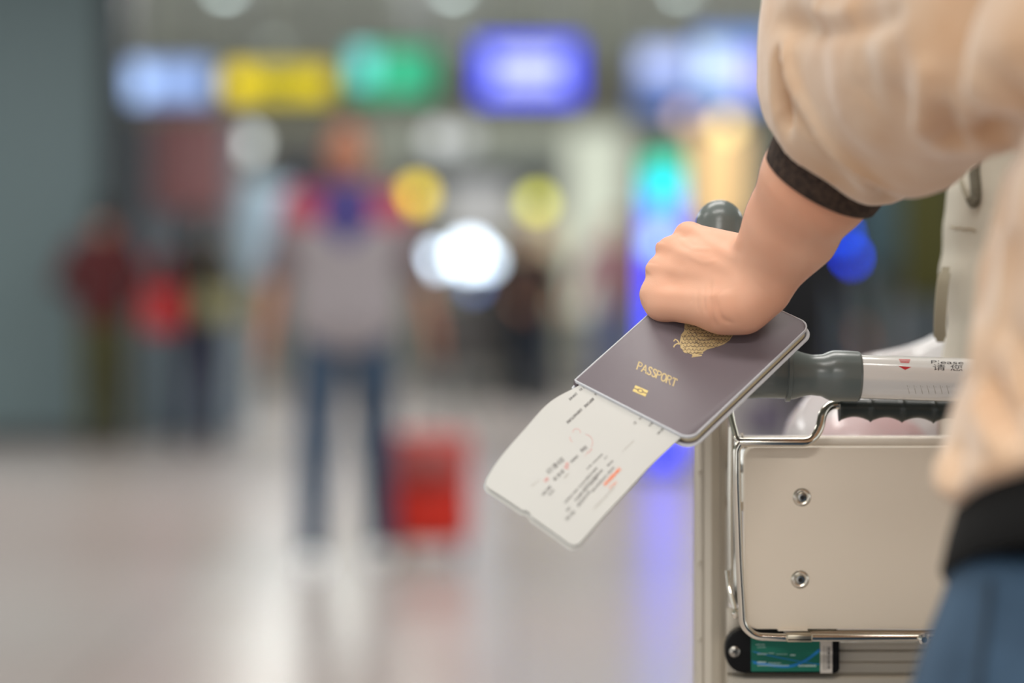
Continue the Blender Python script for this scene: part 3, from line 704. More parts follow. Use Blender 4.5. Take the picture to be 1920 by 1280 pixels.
# side posts, rounded aluminium with grooves
Yp = 1.735
def post(mir):
    x0, x1 = P(1305, 900, Yp).x, P(1368, 900, Yp).x; w = x1-x0
    # plan outline of the extrusion (x, y) with grooves on the face turned to the user
    pl = [(0, .030), (0, .006), (.0025, .0022), (.0045, .0018), (.0048, .0034), (.0056, .0034), (.0060, .0008), (.011, -.0004), (.0165, .0006), (.0168, .0022), (.0177, .0022), (.0180, .0014), (.0215, .0030), (w, .007), (w, .030)]
    if mir: pl = [(w-a, b) for a, b in pl][::-1]; x0 = 2*TC-x1
    bm = bmesh.new(); zt = P(0, 722, Yp).z; B = [bm.verts.new((x0+a, Yp+b, .10)) for a, b in pl]; T = [bm.verts.new((x0+a, Yp+b, zt)) for a, b in pl]
    n = len(pl)
    for i in range(n): bm.faces.new((B[i], B[(i+1) % n], T[(i+1) % n], T[i]))
    bm.faces.new(B); bm.faces.new(T)
    o = from_bm('side_post', bm, alu, trol, edge=20)
    # socket that carries the handle end
    X = x0+w/2; H = P(1430, 706, 1.65)
    p0 = Vector((X, Yp+.016, zt-.01)); xx = H if not mir else Vector((2*TC-H.x, H.y, H.z-.012))
    tube('post_arm', catmull([p0, Vector((X, Yp-.002, zt-.004)), Vector((X+(-1 if mir else 1)*.0005, 1.705, P(0, 702, 1.705).z)), Vector((X+(-1 if mir else 1)*.003, 1.672, P(0, 698, 1.672).z))], 6), [.011]*19, gplast, trol, seg=20)
    for z in (.98, .915, .86):
        lathe('screw_head', Vector((x0+.0025, Yp+.002, z)), (0, -1, 0), [(0, .0018), (.0012, .0014)], alu, o, seg=12)
post(False); post(True)
# ribbed crossbar below the board
xa, xb = P(1362, 0, 1.72).x, 2*TC-P(1362, 0, 1.72).x
Yc = 1.715
zr = [P(0, y, Yc).z for y in (1204, 1219, 1240, 1261)]
pr = [(Yc+.02, zr[0]), (Yc, zr[0])]
ys = [1204, 1219, 1240.5, 1262]
for i in range(3):
    zA, zB = P(0, ys[i]+1, Yc).z, P(0, ys[i+1]-1, Yc).z
    pr += [(Yc, zA), (Yc-.0012, zA-.0006), (Yc-.0012, zB+.0006), (Yc, zB), (Yc+.0016, zB-.0003), (Yc+.0016, P(0, ys[i+1]+.6, Yc).z)]
pr += [(Yc, P(0, 1264, Yc).z), (Yc-.005, P(0, 1266, Yc).z), (Yc-.006, P(0, 1270, Yc).z), (Yc-.006, P(0, 1300, Yc).z), (Yc+.02, P(0, 1304, Yc).z)]
bm = bmesh.new(); A = [bm.verts.new((xa, y, z)) for y, z in pr]; B = [bm.verts.new((xb, y, z)) for y, z in pr]
for i in range(len(pr)): bm.faces.new((A[i], A[(i+1) % len(pr)], B[(i+1) % len(pr)], B[i]))
bm.faces.new(A); bm.faces.new(B[::-1]); from_bm('ribbed_crossbar', bm, alu, trol, edge=25)
box('corner_plate', (xa, Yc+.001, P(0, 1206, Yc).z), (P(1400, 0, Yc).x, Yc+.006, P(0, 1140, Yc).z), alu, trol, bev=.001)
# black card holder with green card
Yd = 1.700
def zz(y): return P(0, y, Yd).z
def xx_(x): return P(x, 0, Yd).x
hold = slab('card_holder', rrect(xx_(1361), zz(1262), xx_(1574), zz(1179), (.003, .0135, .0135, .003), 8), lambda u, v, t: Vector((u, Yd+t, v)), 0, .0145, blackp, trol, bev=.0015, seg=3)
hold['label'] = 'black plastic holder with a green card and white barcode label'
card = slab('green_card', rrect(xx_(1408), zz(1258), xx_(1537), zz(1190), (.0006,)*4, 2), lambda u, v, t: Vector((u, Yd+t, v)), -.0009, .0002, mat('green_card', (2, 104, 84), .45), hold)
lab = slab('barcode_label', rrect(xx_(1537.6), zz(1261), xx_(1560), zz(1196), (.0004,)*4, 2), lambda u, v, t: Vector((u, Yd+t, v)), -.0010, .0002, mat('label_paper', (206, 198, 188), .6), hold)
lathe('screw', (xx_(1377), Yd-.0002, zz(1221)), (0, -1, 0), [(0, .0042), (.0010, .0038), (.0018, .0022), (.0019, .0001)], mat('screw_steel', (170, 166, 158), .3, metal=1.), hold)
fl = Flat()
for ang in (45, 135):
    ca, sa = math.cos(math.radians(ang)), math.sin(math.radians(ang)); fl.line([(1377-5.5*ca, 1221-5.5*sa), (1377+5.5*ca, 1221+5.5*sa)], 2.0)
bh = bvh_obj(hold, card, lab)
v = [P(x, y, Yd-.0024) for x, y in fl.v]; mesh('screw_slot', v, fl.f, blackp, hold, smooth=False)
def wave(y0, amp, ph, x0=1408, x1=1537, n=24): return [(x0+(x1-x0)*i/n, y0(i/n)) for i in range(n+1)]
fl = Flat(); fl.line([(1408+i*5.37, 1240+9*math.sin(i/24*2.9)+ (0 if i < 12 else -(i-12)**1.9*.22)) for i in range(25)], 5.0)
fl.line([(1408+i*5.37, 1222+i*1.05-((i-12)/12)**2*2) for i in range(25)], 1.6)
fl.lay('blue_wave', bh, mat('card_blue', (14, 120, 190), .45), hold, .0002)
fl = Flat()
for (x0, x1, y, w) in [(1420, 1437, 1225.5, 2.2), (1440, 1452, 1224, 1.2), (1455, 1476, 1226, .9), (1482, 1491, 1227.5, 2.4), (1420, 1436, 1241, 3.2), (1440, 1464, 1242.5, 1.4), (1420, 1479, 1247, 1.6), (1497, 1530, 1247.5, 3.2), (1417, 1434, 1208, 1.2), (1420, 1436, 1213, .8)]:
    x = x0
    while x < x1:
        q = 1.6+random.random()*1.8; fl.line([(x, y), (min(x+q, x1), y+.05)], w); x += q+.8
fl.lay('small_print', bh, mat('card_white_print', (190, 214, 210), .5), hold, .0003)
fl = Flat(); y = 1213.
while y < 1254:
    w = random.choice((.6, 1., 1.5)); fl.line([(1551, y), (1557, y)], w); y += w+random.choice((.7, 1.1))
y = 1211.
while y < 1256: fl.line([(1543.5, y), (1545, y)], 1.2); fl.line([(1547.5, y+.4), (1549, y+.4)], 1.0); y += 2.3
fl.lay('barcode', bh, blk, hold, .0003)
# lower frame, basket deck, wheels
fr = mat('trolley_steel', (150, 150, 146), .35, metal=.9)
deckz = P(0, 842, 1.69).z-.012
box('basket_deck', (bx0, 1.705, deckz-.006), (2*TC-bx0, 1.99, deckz), fr, trol, bev=.002)
for x in (bx0+.004, 2*TC-bx0-.004):
    tube('basket_side', [(x, 1.715, deckz-.03), (x, 1.985, deckz-.03)], .004, chrome, trol, seg=10)
    for y in (1.72, 1.85, 1.98): tube('basket_side', [(x, y, deckz-.004), (x, y, deckz-.03)], .003, chrome, trol, seg=8)
    tube('deck_bracket', [(x, 1.75, deckz-.10), (x, 1.97, deckz-.004)], .006, fr, trol, seg=10)
for x in (.156, 2*TC-.156):
    tube('base_rail', fillet([(x, 1.75, .12), (x, 2.7, .10)], .02), .014, fr, trol, seg=14)
    for y in (1.80, 2.62):
        wh = lathe('wheel', (x-.016, y, .062), (1, 0, 0), [(0, .05), (.003, .0615), (.029, .0615), (.032, .05)], mat('rubber_black', (24, 24, 24), .6), trol, seg=28)
        lathe('wheel_hub', (x-.018, y, .062), (1, 0, 0), [(0, .02), (.036, .02)], fr, wh, seg=16)
for y in (1.85, 2.15, 2.45, 2.69): box('base_slat', (.156, y-.03, .095), (2*TC-.156, y+.03, .108), fr, trol, bev=.003)

# ================================================================== BAGS IN THE BASKET
def lumpy(seed, X, Y, Z, sc, amp):
    r = np.random.default_rng(seed); o = 0*(X+Y+Z)
    for i in range(9):
        d = r.normal(size=3); d /= np.linalg.norm(d); f = sc*(.6+1.4*r.random()); o = o+np.sin((X*d[0]+Y*d[1]+Z*d[2])*f+r.random()*6.28)*(1-abs(np.sin((X*d[1]-Z*d[0])*f*.6)))
    return o*amp/3
# dark red parcel inside the plastic bag
xw0 = P(1475, 0, 1.86).x
g = Grid((.20, 1.71, .955), (.46, 1.99, 1.06), .004)
g.u(g.ell((.274, 1.86, deckz+.008), (.044, .06, .020))); g.F = np.maximum(g.F, (deckz+.0015-g.Z)+0*g.F)
V, Fc = g.mesh(); parc = np_mesh('parcel', V, Fc, mat('faded_red_parcel', (190, 70, 84), .6)); tag(parc, 'dull red rounded parcel inside the white plastic bag', 'parcel')
g = Grid((.17, 1.69, .955), (.58, 2.02, 1.14), .0032)
def wb(px, py, Y, r, r2=None): return g.ell(P(px, py, Y), (r, .085, r2 or r))
g.u(g.ell(P(1580, 835, 1.845), (.044, .085, .040)))
g.u(g.ell((.279, 1.862, 1.008), (.050, .085, .048)), .02)
g.u(g.cone(P(1655, 734, 1.905), P(1800, 700, 1.915), .024, .038), .035)
g.F = g.F+lumpy(3, g.X, g.Y, g.Z, 75, .0022).astype(np.float32)
g.F = np.maximum(g.F, (deckz+.0006-g.Z)+0*g.F)
V, Fc = g.mesh(); V = relax(V, Fc, 1)
m = bpy.data.materials.new('thin_white_film'); m.use_nodes = True; nt = m.node_tree; pb = nt.nodes['Principled BSDF']
pb.inputs['Base Color'].default_value = (*lin((255, 255, 255)), 1); pb.inputs['Roughness'].default_value = .18; pb.inputs['Coat Weight'].default_value = .5; pb.inputs['Coat Roughness'].default_value = .06
nz = nt.nodes.new('ShaderNodeTexNoise'); nz.inputs['Scale'].default_value = 45; nz.inputs['Detail'].default_value = 5; nz.inputs['Distortion'].default_value = .8
bp = nt.nodes.new('ShaderNodeBump'); bp.inputs['Strength'].default_value = .5; bp.inputs['Distance'].default_value = .002
tc = nt.nodes.new('ShaderNodeTexCoord'); nt.links.new(tc.outputs['Object'], nz.inputs['Vector']); nt.links.new(nz.outputs['Fac'], bp.inputs['Height']); nt.links.new(bp.outputs['Normal'], pb.inputs['Normal'])
tr = nt.nodes.new('ShaderNodeBsdfTransparent'); tl = nt.nodes.new('ShaderNodeBsdfTranslucent'); tl.inputs['Color'].default_value = (*lin((245, 242, 245)), 1)
m1 = nt.nodes.new('ShaderNodeMixShader'); m1.inputs[0].default_value = .35; m2 = nt.nodes.new('ShaderNodeMixShader'); m2.inputs[0].default_value = .36
nt.links.new(pb.outputs[0], m1.inputs[1]); nt.links.new(tl.outputs[0], m1.inputs[2]); nt.links.new(m1.outputs[0], m2.inputs[1]); nt.links.new(tr.outputs[0], m2.inputs[2])
nt.links.new(m2.outputs[0], nt.nodes['Material Output'].inputs['Surface'])
pbag = np_mesh('plastic_bag', V, Fc, m); tag(pbag, 'crumpled translucent white plastic bag on the trolley behind the handle', 'plastic bag')

# canvas bag
cv = mat('beige_canvas', (200, 193, 178), .8, bump=(900, .25, .0004)); cvd = mat('olive_grey_zip', (112, 106, 90), .7, bump=(1200, .4, .0004), var=(500, .35))
tote = empty('canvas_bag', P(1850, 600, 1.80), 'upright beige canvas bag with grey zip and dangling strap', 'bag')
Yt = 1.80
left = [(1800, 255), (1790, 330), (1784, 352), (1781, 395), (1778, 425), (1779, 470), (1773, 500), (1772, 520), (1779, 555), (1786, 600), (1783, 640), (1775, 700), (1768, 760), (1764, 835)]
rows = 60; seg = 40; vs = []; lp = catmull([Vector((x, y, 0)) for x, y in left], 6)
ysx = [q.y for q in lp]; xsx = [q.x for q in lp]
zb = deckz+.001
for i in range(rows+1):
    z = zb+(P(0, 250, Yt).z-zb)*i/rows; py = HY-(z-CZ)*FP/Yt; px = float(np.interp(py, ysx, xsx)); xl = P(px, py, Yt).x
    xr = .52; cx = (xl+xr)/2; a = cx-xl; bq = .055*(1-.25*(i/rows)**3); cap = 1.0
    if i > rows-4: cap = [1, .97, .9, .75, .5][i-(rows-4)]
    for k_ in range(seg):
        t = 2*math.pi*k_/seg; c_, s_ = math.cos(t), math.sin(t); e_ = .55
        x = cx+a*cap*math.copysign(abs(c_)**e_, c_); y = Yt+.01+bq*cap*math.copysign(abs(s_)**e_, s_)
        y += .003*math.sin(z*70+x*30)+.002*math.sin(x*120-z*40)
        vs.append((x, y, z))
fs = [(i*seg+k_, i*seg+(k_+1) % seg, (i+1)*seg+(k_+1) % seg, (i+1)*seg+k_) for i in range(rows) for k_ in range(seg)]
fs.append(tuple(range(seg))[::-1]); fs.append(tuple(rows*seg+k_ for k_ in range(seg)))
tb = mesh('bag_body', vs, fs, cv, tote)
tbv = bvh_obj(tb)
def on(bv, px, py, off):
    h, n = cast(bv, px, py); return h+n*off
def strip(name, pts, w, th, m, par, bv, off=.001):
    q = [on(bv, x, y, off) for x, y in pts if cast(bv, x, y)[0] is not None]
    return tube(name, catmull(q, 5), w, m, par, seg=8)
strip('seam', [(1783, 425), (1792, 428), (1800, 427), (1808, 430), (1818, 429), (1830, 433)], .0006, 0, mat('seam_thread', (150, 132, 104), .8), tote, tbv, .0002)
strip('zip', [(1829, 285), (1828, 320), (1830, 350), (1830, 372), (1826, 380), (1822, 372)], .0042, 0, cvd, tote, tbv, .001)
strip('zip_flap', [(1806, 300), (1801, 330), (1806, 350), (1815, 372)], .0022, 0, mat('darker_canvas', (160, 152, 134), .85), tote, tbv, .0)  # flap strip in a darker canvas tone
strip('fold_edge', [(1822, 262), (1820, 285), (1824, 305), (1829, 312)], .0035, 0, mat('ivory_piping', (226, 222, 205), .7), tote, tbv, .002)
sp = [P(1774, 500, 1.745), P(1768, 530, 1.735), P(1764, 570, 1.73), P(1762, 610, 1.73), P(1763, 641, 1.732)]
bm = bmesh.new(); sp2 = catmull(sp, 6); prev = None
for i, q in enumerate(sp2):
    w = .0045 if 2 < i < len(sp2)-2 else .003; vv = [bm.verts.new(q+Vector((-w, 0, 0))), bm.verts.new(q+Vector((-w*.9, -.0016, 0))), bm.verts.new(q+Vector((w*.9, -.0016, 0))), bm.verts.new(q+Vector((w, .0, 0))), bm.verts.new(q+Vector((0, .0016, 0)))]
    if prev:
        for j in range(5): bm.faces.new((prev[j], prev[(j+1) % 5], vv[(j+1) % 5], vv[j]))
    else: bm.faces.new(vv)
    prev = vv
bm.faces.new(prev); from_bm('strap', bm, mat('strap_webbing', (150, 143, 124), .85, bump=(1500, .4, .0004)), tote)
# ================================================================== PASSPORT AND BOARDING PASSES
A0 = P(1080, 712, 1.574)
e1 = Vector((.0707, -.049, -.0348)); e2 = Vector((.0843, .0717, .0704))
W_, H_ = e1.length, e2.length
u1 = e1.normalized(); u2 = (e2-u1*e2.dot(u1)).normalized(); nn = u1.cross(u2).normalized()
if nn.y > 0: nn = -nn
def L3(u, v, t=0.): return A0+u1*u+u2*v+nn*t
pas = empty('passport', L3(W_/2, H_/2, -.004), 'dark grey passport with gold lettering in a clear sleeve, held under the hand', 'passport')
def cov_m():
    m = mat('dark_taupe_leatherette', (112, 102, 108), .42, spec=.55, bump=(2600, .35, .0003)); return m
R_ = .0075
cov = slab('front_cover', rrect(0, 0, W_, H_, (R_, .001, .001, R_), 8), lambda u, v, t: L3(u, v, t), -.0007, 0, cov_m(), pas, bev=.0002, seg=1)
slab('back_cover', rrect(-.0002, -.0004, W_+.0006, H_+.0004, (R_, .001, .001, R_), 8), lambda u, v, t: L3(u, v, t), -.0078, -.0071, cov_m(), pas)
for i in range(9):
    t = -.0026-.00050*i
    slab('page', rrect(.0005, .0009+.00015*(i % 3), W_+.0002-.0003*((i*7) % 3), H_-.0009, (R_, .001, .001, R_), 6), lambda u, v, t: L3(u, v, t), t-.00042, t, mat('page_paper', (236, 228, 202), .8) if i % 2 else mat('page_paper_warm', (228, 214, 178), .8), pas)
bm = bmesh.new(); n = 10; ra = []
for j in (0, 1):
    ra.append([bm.verts.new(L3(-.0002-.0022*math.sin(math.pi*i/n), j*H_, -.0039+.0039*math.cos(math.pi*i/n))) for i in range(n+1)]+[bm.verts.new(L3(.0004, j*H_, -.0071)), bm.verts.new(L3(.0004, j*H_, -.0007))])
K = len(ra[0])
for i in range(K): bm.faces.new((ra[0][i], ra[0][(i+1) % K], ra[1][(i+1) % K], ra[1][i]))
bm.faces.new(ra[0]); bm.faces.new(ra[1]); from_bm('spine', bm, cov_m(), pas)
# clear sleeve: bright edges round the covers
clr = mat('clear_vinyl', (232, 234, 240), .18, trans=.25, ior=1.3, spec=.7)
def rim(name, t, grow, r):
    pts = rrect(-grow, -grow, W_+grow, H_+grow, (R_+grow, .0012, .0012, R_+grow), 8); pts = [L3(u, v, t) for u, v in pts]; bm = bmesh.new()
    tube_bm(bm, pts+[pts[0], pts[1]], r, 8, cap=False); return from_bm(name, bm, clr, pas)
rim('sleeve_edge', -.0003, .0006, .0006); rim('sleeve_edge', -.0073, .0018, .0012); rim('sleeve_edge', -.0016, .0004, .0007)
rv = bvh_obj(cov)
gold = mat('gold_foil', (206, 184, 136), .42, metal=.25); gold2 = mat('bright_gold_foil', (222, 198, 128), .4, metal=.3); goldd = mat('foil_gap', (124, 106, 88), .6)
# PASSPORT in serif capitals, drawn as strokes
GL = {'P': ([[(0, 0), (0, 1)], [(0, 1), (.34, 1), (.52, .90), (.56, .76), (.50, .60), (.34, .52), (0, .50)]], [(0, 0), (0, 1)], .62),
      'A': ([[(.0, 0), (.34, 1)], [(.34, 1), (.70, 0)], [(.14, .34), (.56, .34)]], [(0, 0), (.70, 0)], .76),
      'S': ([[(.50, .80), (.44, .95), (.26, 1.0), (.09, .93), (.05, .76), (.14, .62), (.40, .46), (.52, .30), (.48, .10), (.28, 0), (.10, .03), (.02, .2)]], [], .60),
      'O': ([[(.34, 1), (.12, .9), (.02, .66), (.02, .36), (.12, .1), (.34, 0), (.56, .1), (.66, .36), (.66, .66), (.56, .9), (.34, 1)]], [], .76),
      'R': ([[(0, 0), (0, 1)], [(0, 1), (.34, 1), (.52, .90), (.55, .76), (.48, .60), (.32, .53), (0, .52)], [(.28, .52), (.62, 0)]], [(0, 0), (0, 1), (.62, 0)], .68),
      'T': ([[(.32, 0), (.32, 1)], [(0, 1), (.64, 1)], [(0, 1), (0, .82)], [(.64, 1), (.64, .82)]], [(.32, 0)], .66)}
fl = Flat(); x = 0; tot = sum(GL[c][2]+.10 for c in 'PASSPORT')-.1
fn = lambda p: put((1194, 692), (1266, 725), (4.4, -13.5))((p[0]/tot, p[1]))
for ch in 'PASSPORT':
    st_, ser, adv = GL[ch]
    for s_ in st_: fl.line([(a+x, b) for a, b in s_], .20 if s_ is st_[0] or ch in 'SO' else .15, fn)
    for (a, b) in ser: fl.line([(a+x-.12, b), (a+x+.12, b)], .10, fn)
    x += adv+.10
fl.lay('title_lettering', rv, gold, pas, .00012)
# chip symbol
cc = put((1186, 733), (1210, 743.5), (5.5, -11)); q = lambda *a: [cc(p) for p in a]
fl = Flat(); a_, b_, c_, d_ = q((0, 0), (1, 0), (1, 1), (0, 1)); fl.quad(a_, b_, c_, d_, 3, 3); fl.lay('chip_symbol', rv, gold2, pas, .0001)
fl = Flat(); fl.line([(0, .5), (.3, .5)], .13, cc); fl.line([(.7, .5), (1, .5)], .13, cc)
fl.line([(.5+.19*math.cos(t*.5236), .5+.26*math.sin(t*.5236)) for t in range(13)], .09, cc); fl.lay('chip_circle', rv, goldd, pas, .0002)
# emblem: winged shape of small scales, partly under the hand
out = [(1284, 600), (1283, 620), (1277, 628), (1275, 640), (1276, 652), (1283, 661), (1297, 664), (1300, 669), (1310, 665), (1326, 655), (1345, 650), (1358, 645), (1368, 638), (1376, 626), (1384, 612), (1372, 600), (1340, 590), (1305, 590)]
cxp = sum(p[0] for p in out)/len(out); cyp = sum(p[1] for p in out)/len(out)
fl = Flat(); v = [(cxp, cyp)]+out; fl.add((v, [(0, i, i % len(out)+1) for i in range(1, len(out)+1)]))
fl.line([(1278, 646), (1270, 644), (1265, 647), (1263, 651)], 2.6); fl.line([(1274, 644), (1270, 638), (1266, 636), (1263, 640)], 2.4)
fl.line([(1300, 666), (1297, 669), (1305, 667.5), (1316, 666)], 2.6); fl.line([(1303, 662), (1318, 661.5)], 3)
fl.lay('emblem', rv, gold, pas, .0001)
def inside(x, y):
    c = False; n = len(out)
    for i in range(n):
        (xa_, ya_), (xb_, yb_) = out[i], out[(i+1) % n]
        if (ya_ > y) != (yb_ > y) and x < (xb_-xa_)*(y-ya_)/(yb_-ya_)+xa_: c = not c
    return c
fl = Flat(); fb = Flat()
for i in range(110):
    x, y = 1272+random.random()*112, 592+random.random()*76
    if not inside(x, y): continue
    a = random.choice((-.5, .3, .9, 1.6, 2.2))+random.random()*.5; r = 1.6+random.random()*2.2
    arc = [(x+r*math.cos(a+t*.5)*1.2, y+r*math.sin(a+t*.5)) for t in range(5)]
    if all(inside(*p) for p in arc): (fl if i % 5 < 4 else fb).line(arc, .75)
for j in range(12):
    for i in range(17):
        x, y = 1270+i*7.2+(3.6 if j % 2 else 0)+random.uniform(-.8, .8), 598+j*6.2+random.uniform(-.6, .6)
        r = 2.9; arc = [(x+r*1.1*math.cos(t), y+r*math.sin(t)) for t in (-.2, .4, 1.0, 1.57, 2.1, 2.7, 3.3)]
        if all(inside(*p) for p in arc): fl.line(arc, 1.15)
fl.line([(1305, 632), (1312, 637), (1322, 639), (1330, 636)], 1.2); fl.line([(1303, 640), (1309, 645), (1316, 646)], 1.2); fl.line([(1304, 622), (1306, 629)], 1.6)
fl.lay('emblem_gaps', rv, goldd, pas, .00022); fb.lay('emblem_scales', rv, gold2, pas, .00022)
# boarding passes
lf = [L3(.005, .055, -.0022), L3(.0045, .02, -.0020), L3(.0038, 0, -.0018)]+[P(1032, 753, 1.558), P(984, 804, 1.540), P(936, 860, 1.520), P(906, 908, 1.505)]
rt = [L3(.0860, .055, -.0022), L3(.0862, .02, -.0020), L3(.0862, 0, -.0018)]+[P(1221, 871, 1.514), P(1172, 924, 1.497), P(1125, 975, 1.479), P(1079, 1028, 1.464)]
# keep the paper width constant
wd = (rt[0]-lf[0]).length
LF, RT = catmull(lf, 10), catmull(rt, 10); nB = len(LF)
paper = mat('ticket_paper', (196, 195, 191), .7, bump=(900, .06, .0002))
cum = [0]
for i in range(1, nB): cum.append(cum[-1]+(LF[i]-LF[i-1]).length)
def ticket(label, drop, ext, notch, name='boarding_pass'):
    nA = 24; r = .0055; T = cum[-1]; V_ = []; 
    # rows by arc length with finer rows at the end
    rows_ = [T*i/60 for i in range(56)]+[T-r+r*math.sin(math.pi/2*i/10) for i in range(0, 11)]
    rows_ = sorted(set([q for q in rows_ if q <= T-r]+[q for q in rows_ if q > T-r]))
    for s_ in rows_:
        j = min(max(0, int(np.searchsorted(cum, s_))-1), nB-2); t = (s_-cum[j])/(cum[j+1]-cum[j]); l = LF[j].lerp(LF[j+1], t); rr = RT[j].lerp(RT[j+1], t)
        w = (rr-l).length; ins = 0
        if s_ > T-r: ins = r-math.sqrt(max(0, r*r-(s_-(T-r))**2))
        dn_ = (LF[j+1]-LF[j]).normalized()
        nrm = (rr-l).cross(dn_).normalized()
        if nrm.y > 0: nrm = -nrm
        for k_ in range(nA+1):
            a_ = (ins+(w-2*ins)*k_/nA)/w; p = l.lerp(rr, a_)
            fr_ = max(0, (s_-T*.5)/(T*.5))
            p = p+dn_*(ext*fr_)-nrm*(drop*(1+1.0*fr_))+nrm*.0012*math.sin(math.pi*a_)*fr_
            if notch and s_ > T-.0035 and .46 < a_ < .52: p = p-dn_*.0016*(s_-T+.0035)/.0035
            V_.append(p)
    nR = len(rows_); f = [(i*(nA+1)+k_, i*(nA+1)+k_+1, (i+1)*(nA+1)+k_+1, (i+1)*(nA+1)+k_) for i in range(nR-1) for k_ in range(nA)]
    # thickness
    nv = len(V_); back = [p-nn*.00028 for p in V_]; f2 = [tuple(nv+i for i in q[::-1]) for q in f]
    bd = [k_ for k_ in range(nA+1)]+[i*(nA+1)+nA for i in range(1, nR)]+[(nR-1)*(nA+1)+k_ for k_ in range(nA-1, -1, -1)]+[i*(nA+1) for i in range(nR-2, 0, -1)]
    side = [(bd[i], bd[(i+1) % len(bd)], nv+bd[(i+1) % len(bd)], nv+bd[i]) for i in range(len(bd))]
    o = mesh(name, V_+back, f+f2+side, paper, None, smooth=True, edge=40); tag(o, label, 'boarding pass'); return o
t1 = ticket('upper cream boarding pass with black print sticking out of the passport', 0, 0, True)
t2 = ticket('lower boarding pass, only its edges showing under the printed one', .0009, .0022, True)
tv = bvh_obj(t1)
WORDS = [('BEFORE', (822, 232), (762, 288)), ('DEPARTURE', (742, 303), (645, 395))]
ink = mat('ticket_ink', (104, 100, 98), .7); inkr = mat('stamp_red', (214, 148, 142), .7); inko = mat('stamp_orange', (236, 132, 92), .7)
def T2(x, y): return (880+x/3.5545, 680+y/3.5545)      # crop coordinates of the print
fl = Flat()
def txt(s_, a, b, hh, bold=.012):
    a, b = T2(*a), T2(*b); d = Vector((b[0]-a[0], b[1]-a[1])).normalized(); hv = (-d.y*-1*-1*hh/3.55, d.x*-1*-1*hh/3.55)
    hv = (d.y*hh/3.55*-1*-1, -d.x*hh/3.55)
    fl.add(text2d(s_, bold=bold), put(a, b, hv))
txt('MINUTES', (880, 180), (838, 215), 14, .02) if False else None
def marks(a, b, w, seed, dens=1.):
    r = random.Random(seed); a, b = T2(*a), T2(*b); L = math.hypot(b[0]-a[0], b[1]-a[1]); s_ = 0
    dx, dy = (b[0]-a[0])/L, (b[1]-a[1])/L; nx, ny = -dy, dx
    while s_ < L:
        q = .7+r.random()*1.2
        x, y = a[0]+dx*s_, a[1]+dy*s_; hw = w/3.55/2*(.85+.5*r.random())
        k_ = r.random()
        if k_ < .4: fl.line([(x-nx*hw, y-ny*hw), (x+nx*hw, y+ny*hw)], .8); fl.line([(x+nx*hw, y+ny*hw), (x+nx*hw+dx*.9, y+ny*hw+dy*.9)], .5)
        elif k_ < .75: fl.line([(x-nx*hw+dx*q*.5*math.sin(t), y-ny*hw+dy*q*.5*math.sin(t)) if False else (x+nx*hw*math.cos(t)+dx*q*.45*math.sin(t), y+ny*hw*math.cos(t)+dy*q*.45*math.sin(t)) for t in (0, 1, 2, 3, 4, 5, 6.28)], .62)
        else: fl.line([(x-nx*hw, y-ny*hw), (x+dx*.8, y+dy*.8), (x+nx*hw, y+ny*hw)], .75)
        s_ += q+.75+(2.2 if r.random() < .08 else 0)
marks((785, 150), (735, 185), 13, 1); marks((715, 205), (668, 245), 15, 2); marks((878, 178), (836, 215), 14, 3)
marks((1160, 352), (1130, 380), 12, 4); marks((1110, 395), (1092, 412), 16, 5); marks((1225, 395), (1195, 425), 12, 6); marks((1305, 425), (1250, 480), 14, 7)
marks((780, 560), (742, 590), 22, 8); marks((722, 620), (672, 668), 16, 9); marks((625, 720), (560, 785), 22, 10); marks((625, 640), (520, 730), 30, 11); marks((540, 825), (488, 882), 18, 12); marks((560, 850), (528, 886), 14, 13)
marks((885, 610), (780, 712), 10, 14); marks((915, 625), (900, 640), 12, 15); marks((955, 655), (918, 690), 12, 16)
marks((850, 700), (635, 935), 14, 17); marks((885, 715), (760, 840), 14, 18); marks((850, 765), (705, 918), 16, 19); marks((965, 695), (815, 860), 14, 20); marks((800, 860), (722, 955), 18, 21); marks((755, 860), (738, 880), 14, 22); marks((700, 990), (645, 1045), 20, 23); marks((670, 965), (650, 985), 12, 24)
tag(fl.lay('printed_text', tv, ink, t1, .0001), kind='stuff')
for w_, a_, b_ in WORDS:
    fl = Flat(); txt(w_, a_, b_, 18, .035); fl.lay('lettering', tv, ink, t1, .0001)
fl = Flat(); marks((965, 830), (830, 975), 10, 25); marks((465, 780), (412, 825), 10, 26); marks((1095, 520), (1020, 592), 8, 27); marks((660, 740), (625, 775), 10, 28); fl.lay('faint_text', tv, mat('faint_ink', (176, 170, 162), .7), t1, .0001)
fl = Flat(); marks((655, 670), (640, 710), 26, 30); marks((525, 770), (500, 790), 22, 31); marks((815, 575), (770, 620), 10, 32)
for (cx_, cy_, r_, a0, a1) in [(715, 465, 26, 3.1, 6.5), (770, 530, 52, -1.5, .6), (700, 500, 30, 2, 3.4)]:
    fl.line([T2(cx_+r_*math.cos(a0+(a1-a0)*i/10), cy_+r_*math.sin(a0+(a1-a0)*i/10)) for i in range(11)], .8)
fl.line([T2(655, 662), T2(645, 690), T2(660, 710)], 1.2)
fl.lay('red_stamp', tv, inkr, t1, .00014)
fl = Flat(); marks((1005, 705), (905, 810), 22, 40); marks((995, 715), (900, 815), 16, 41); marks((980, 795), (935, 835), 16, 42)
fl.line([T2(1000, 710), T2(950, 765), T2(902, 808)], 1.3); fl.lay('orange_stamp', tv, inko, t1, .00014)

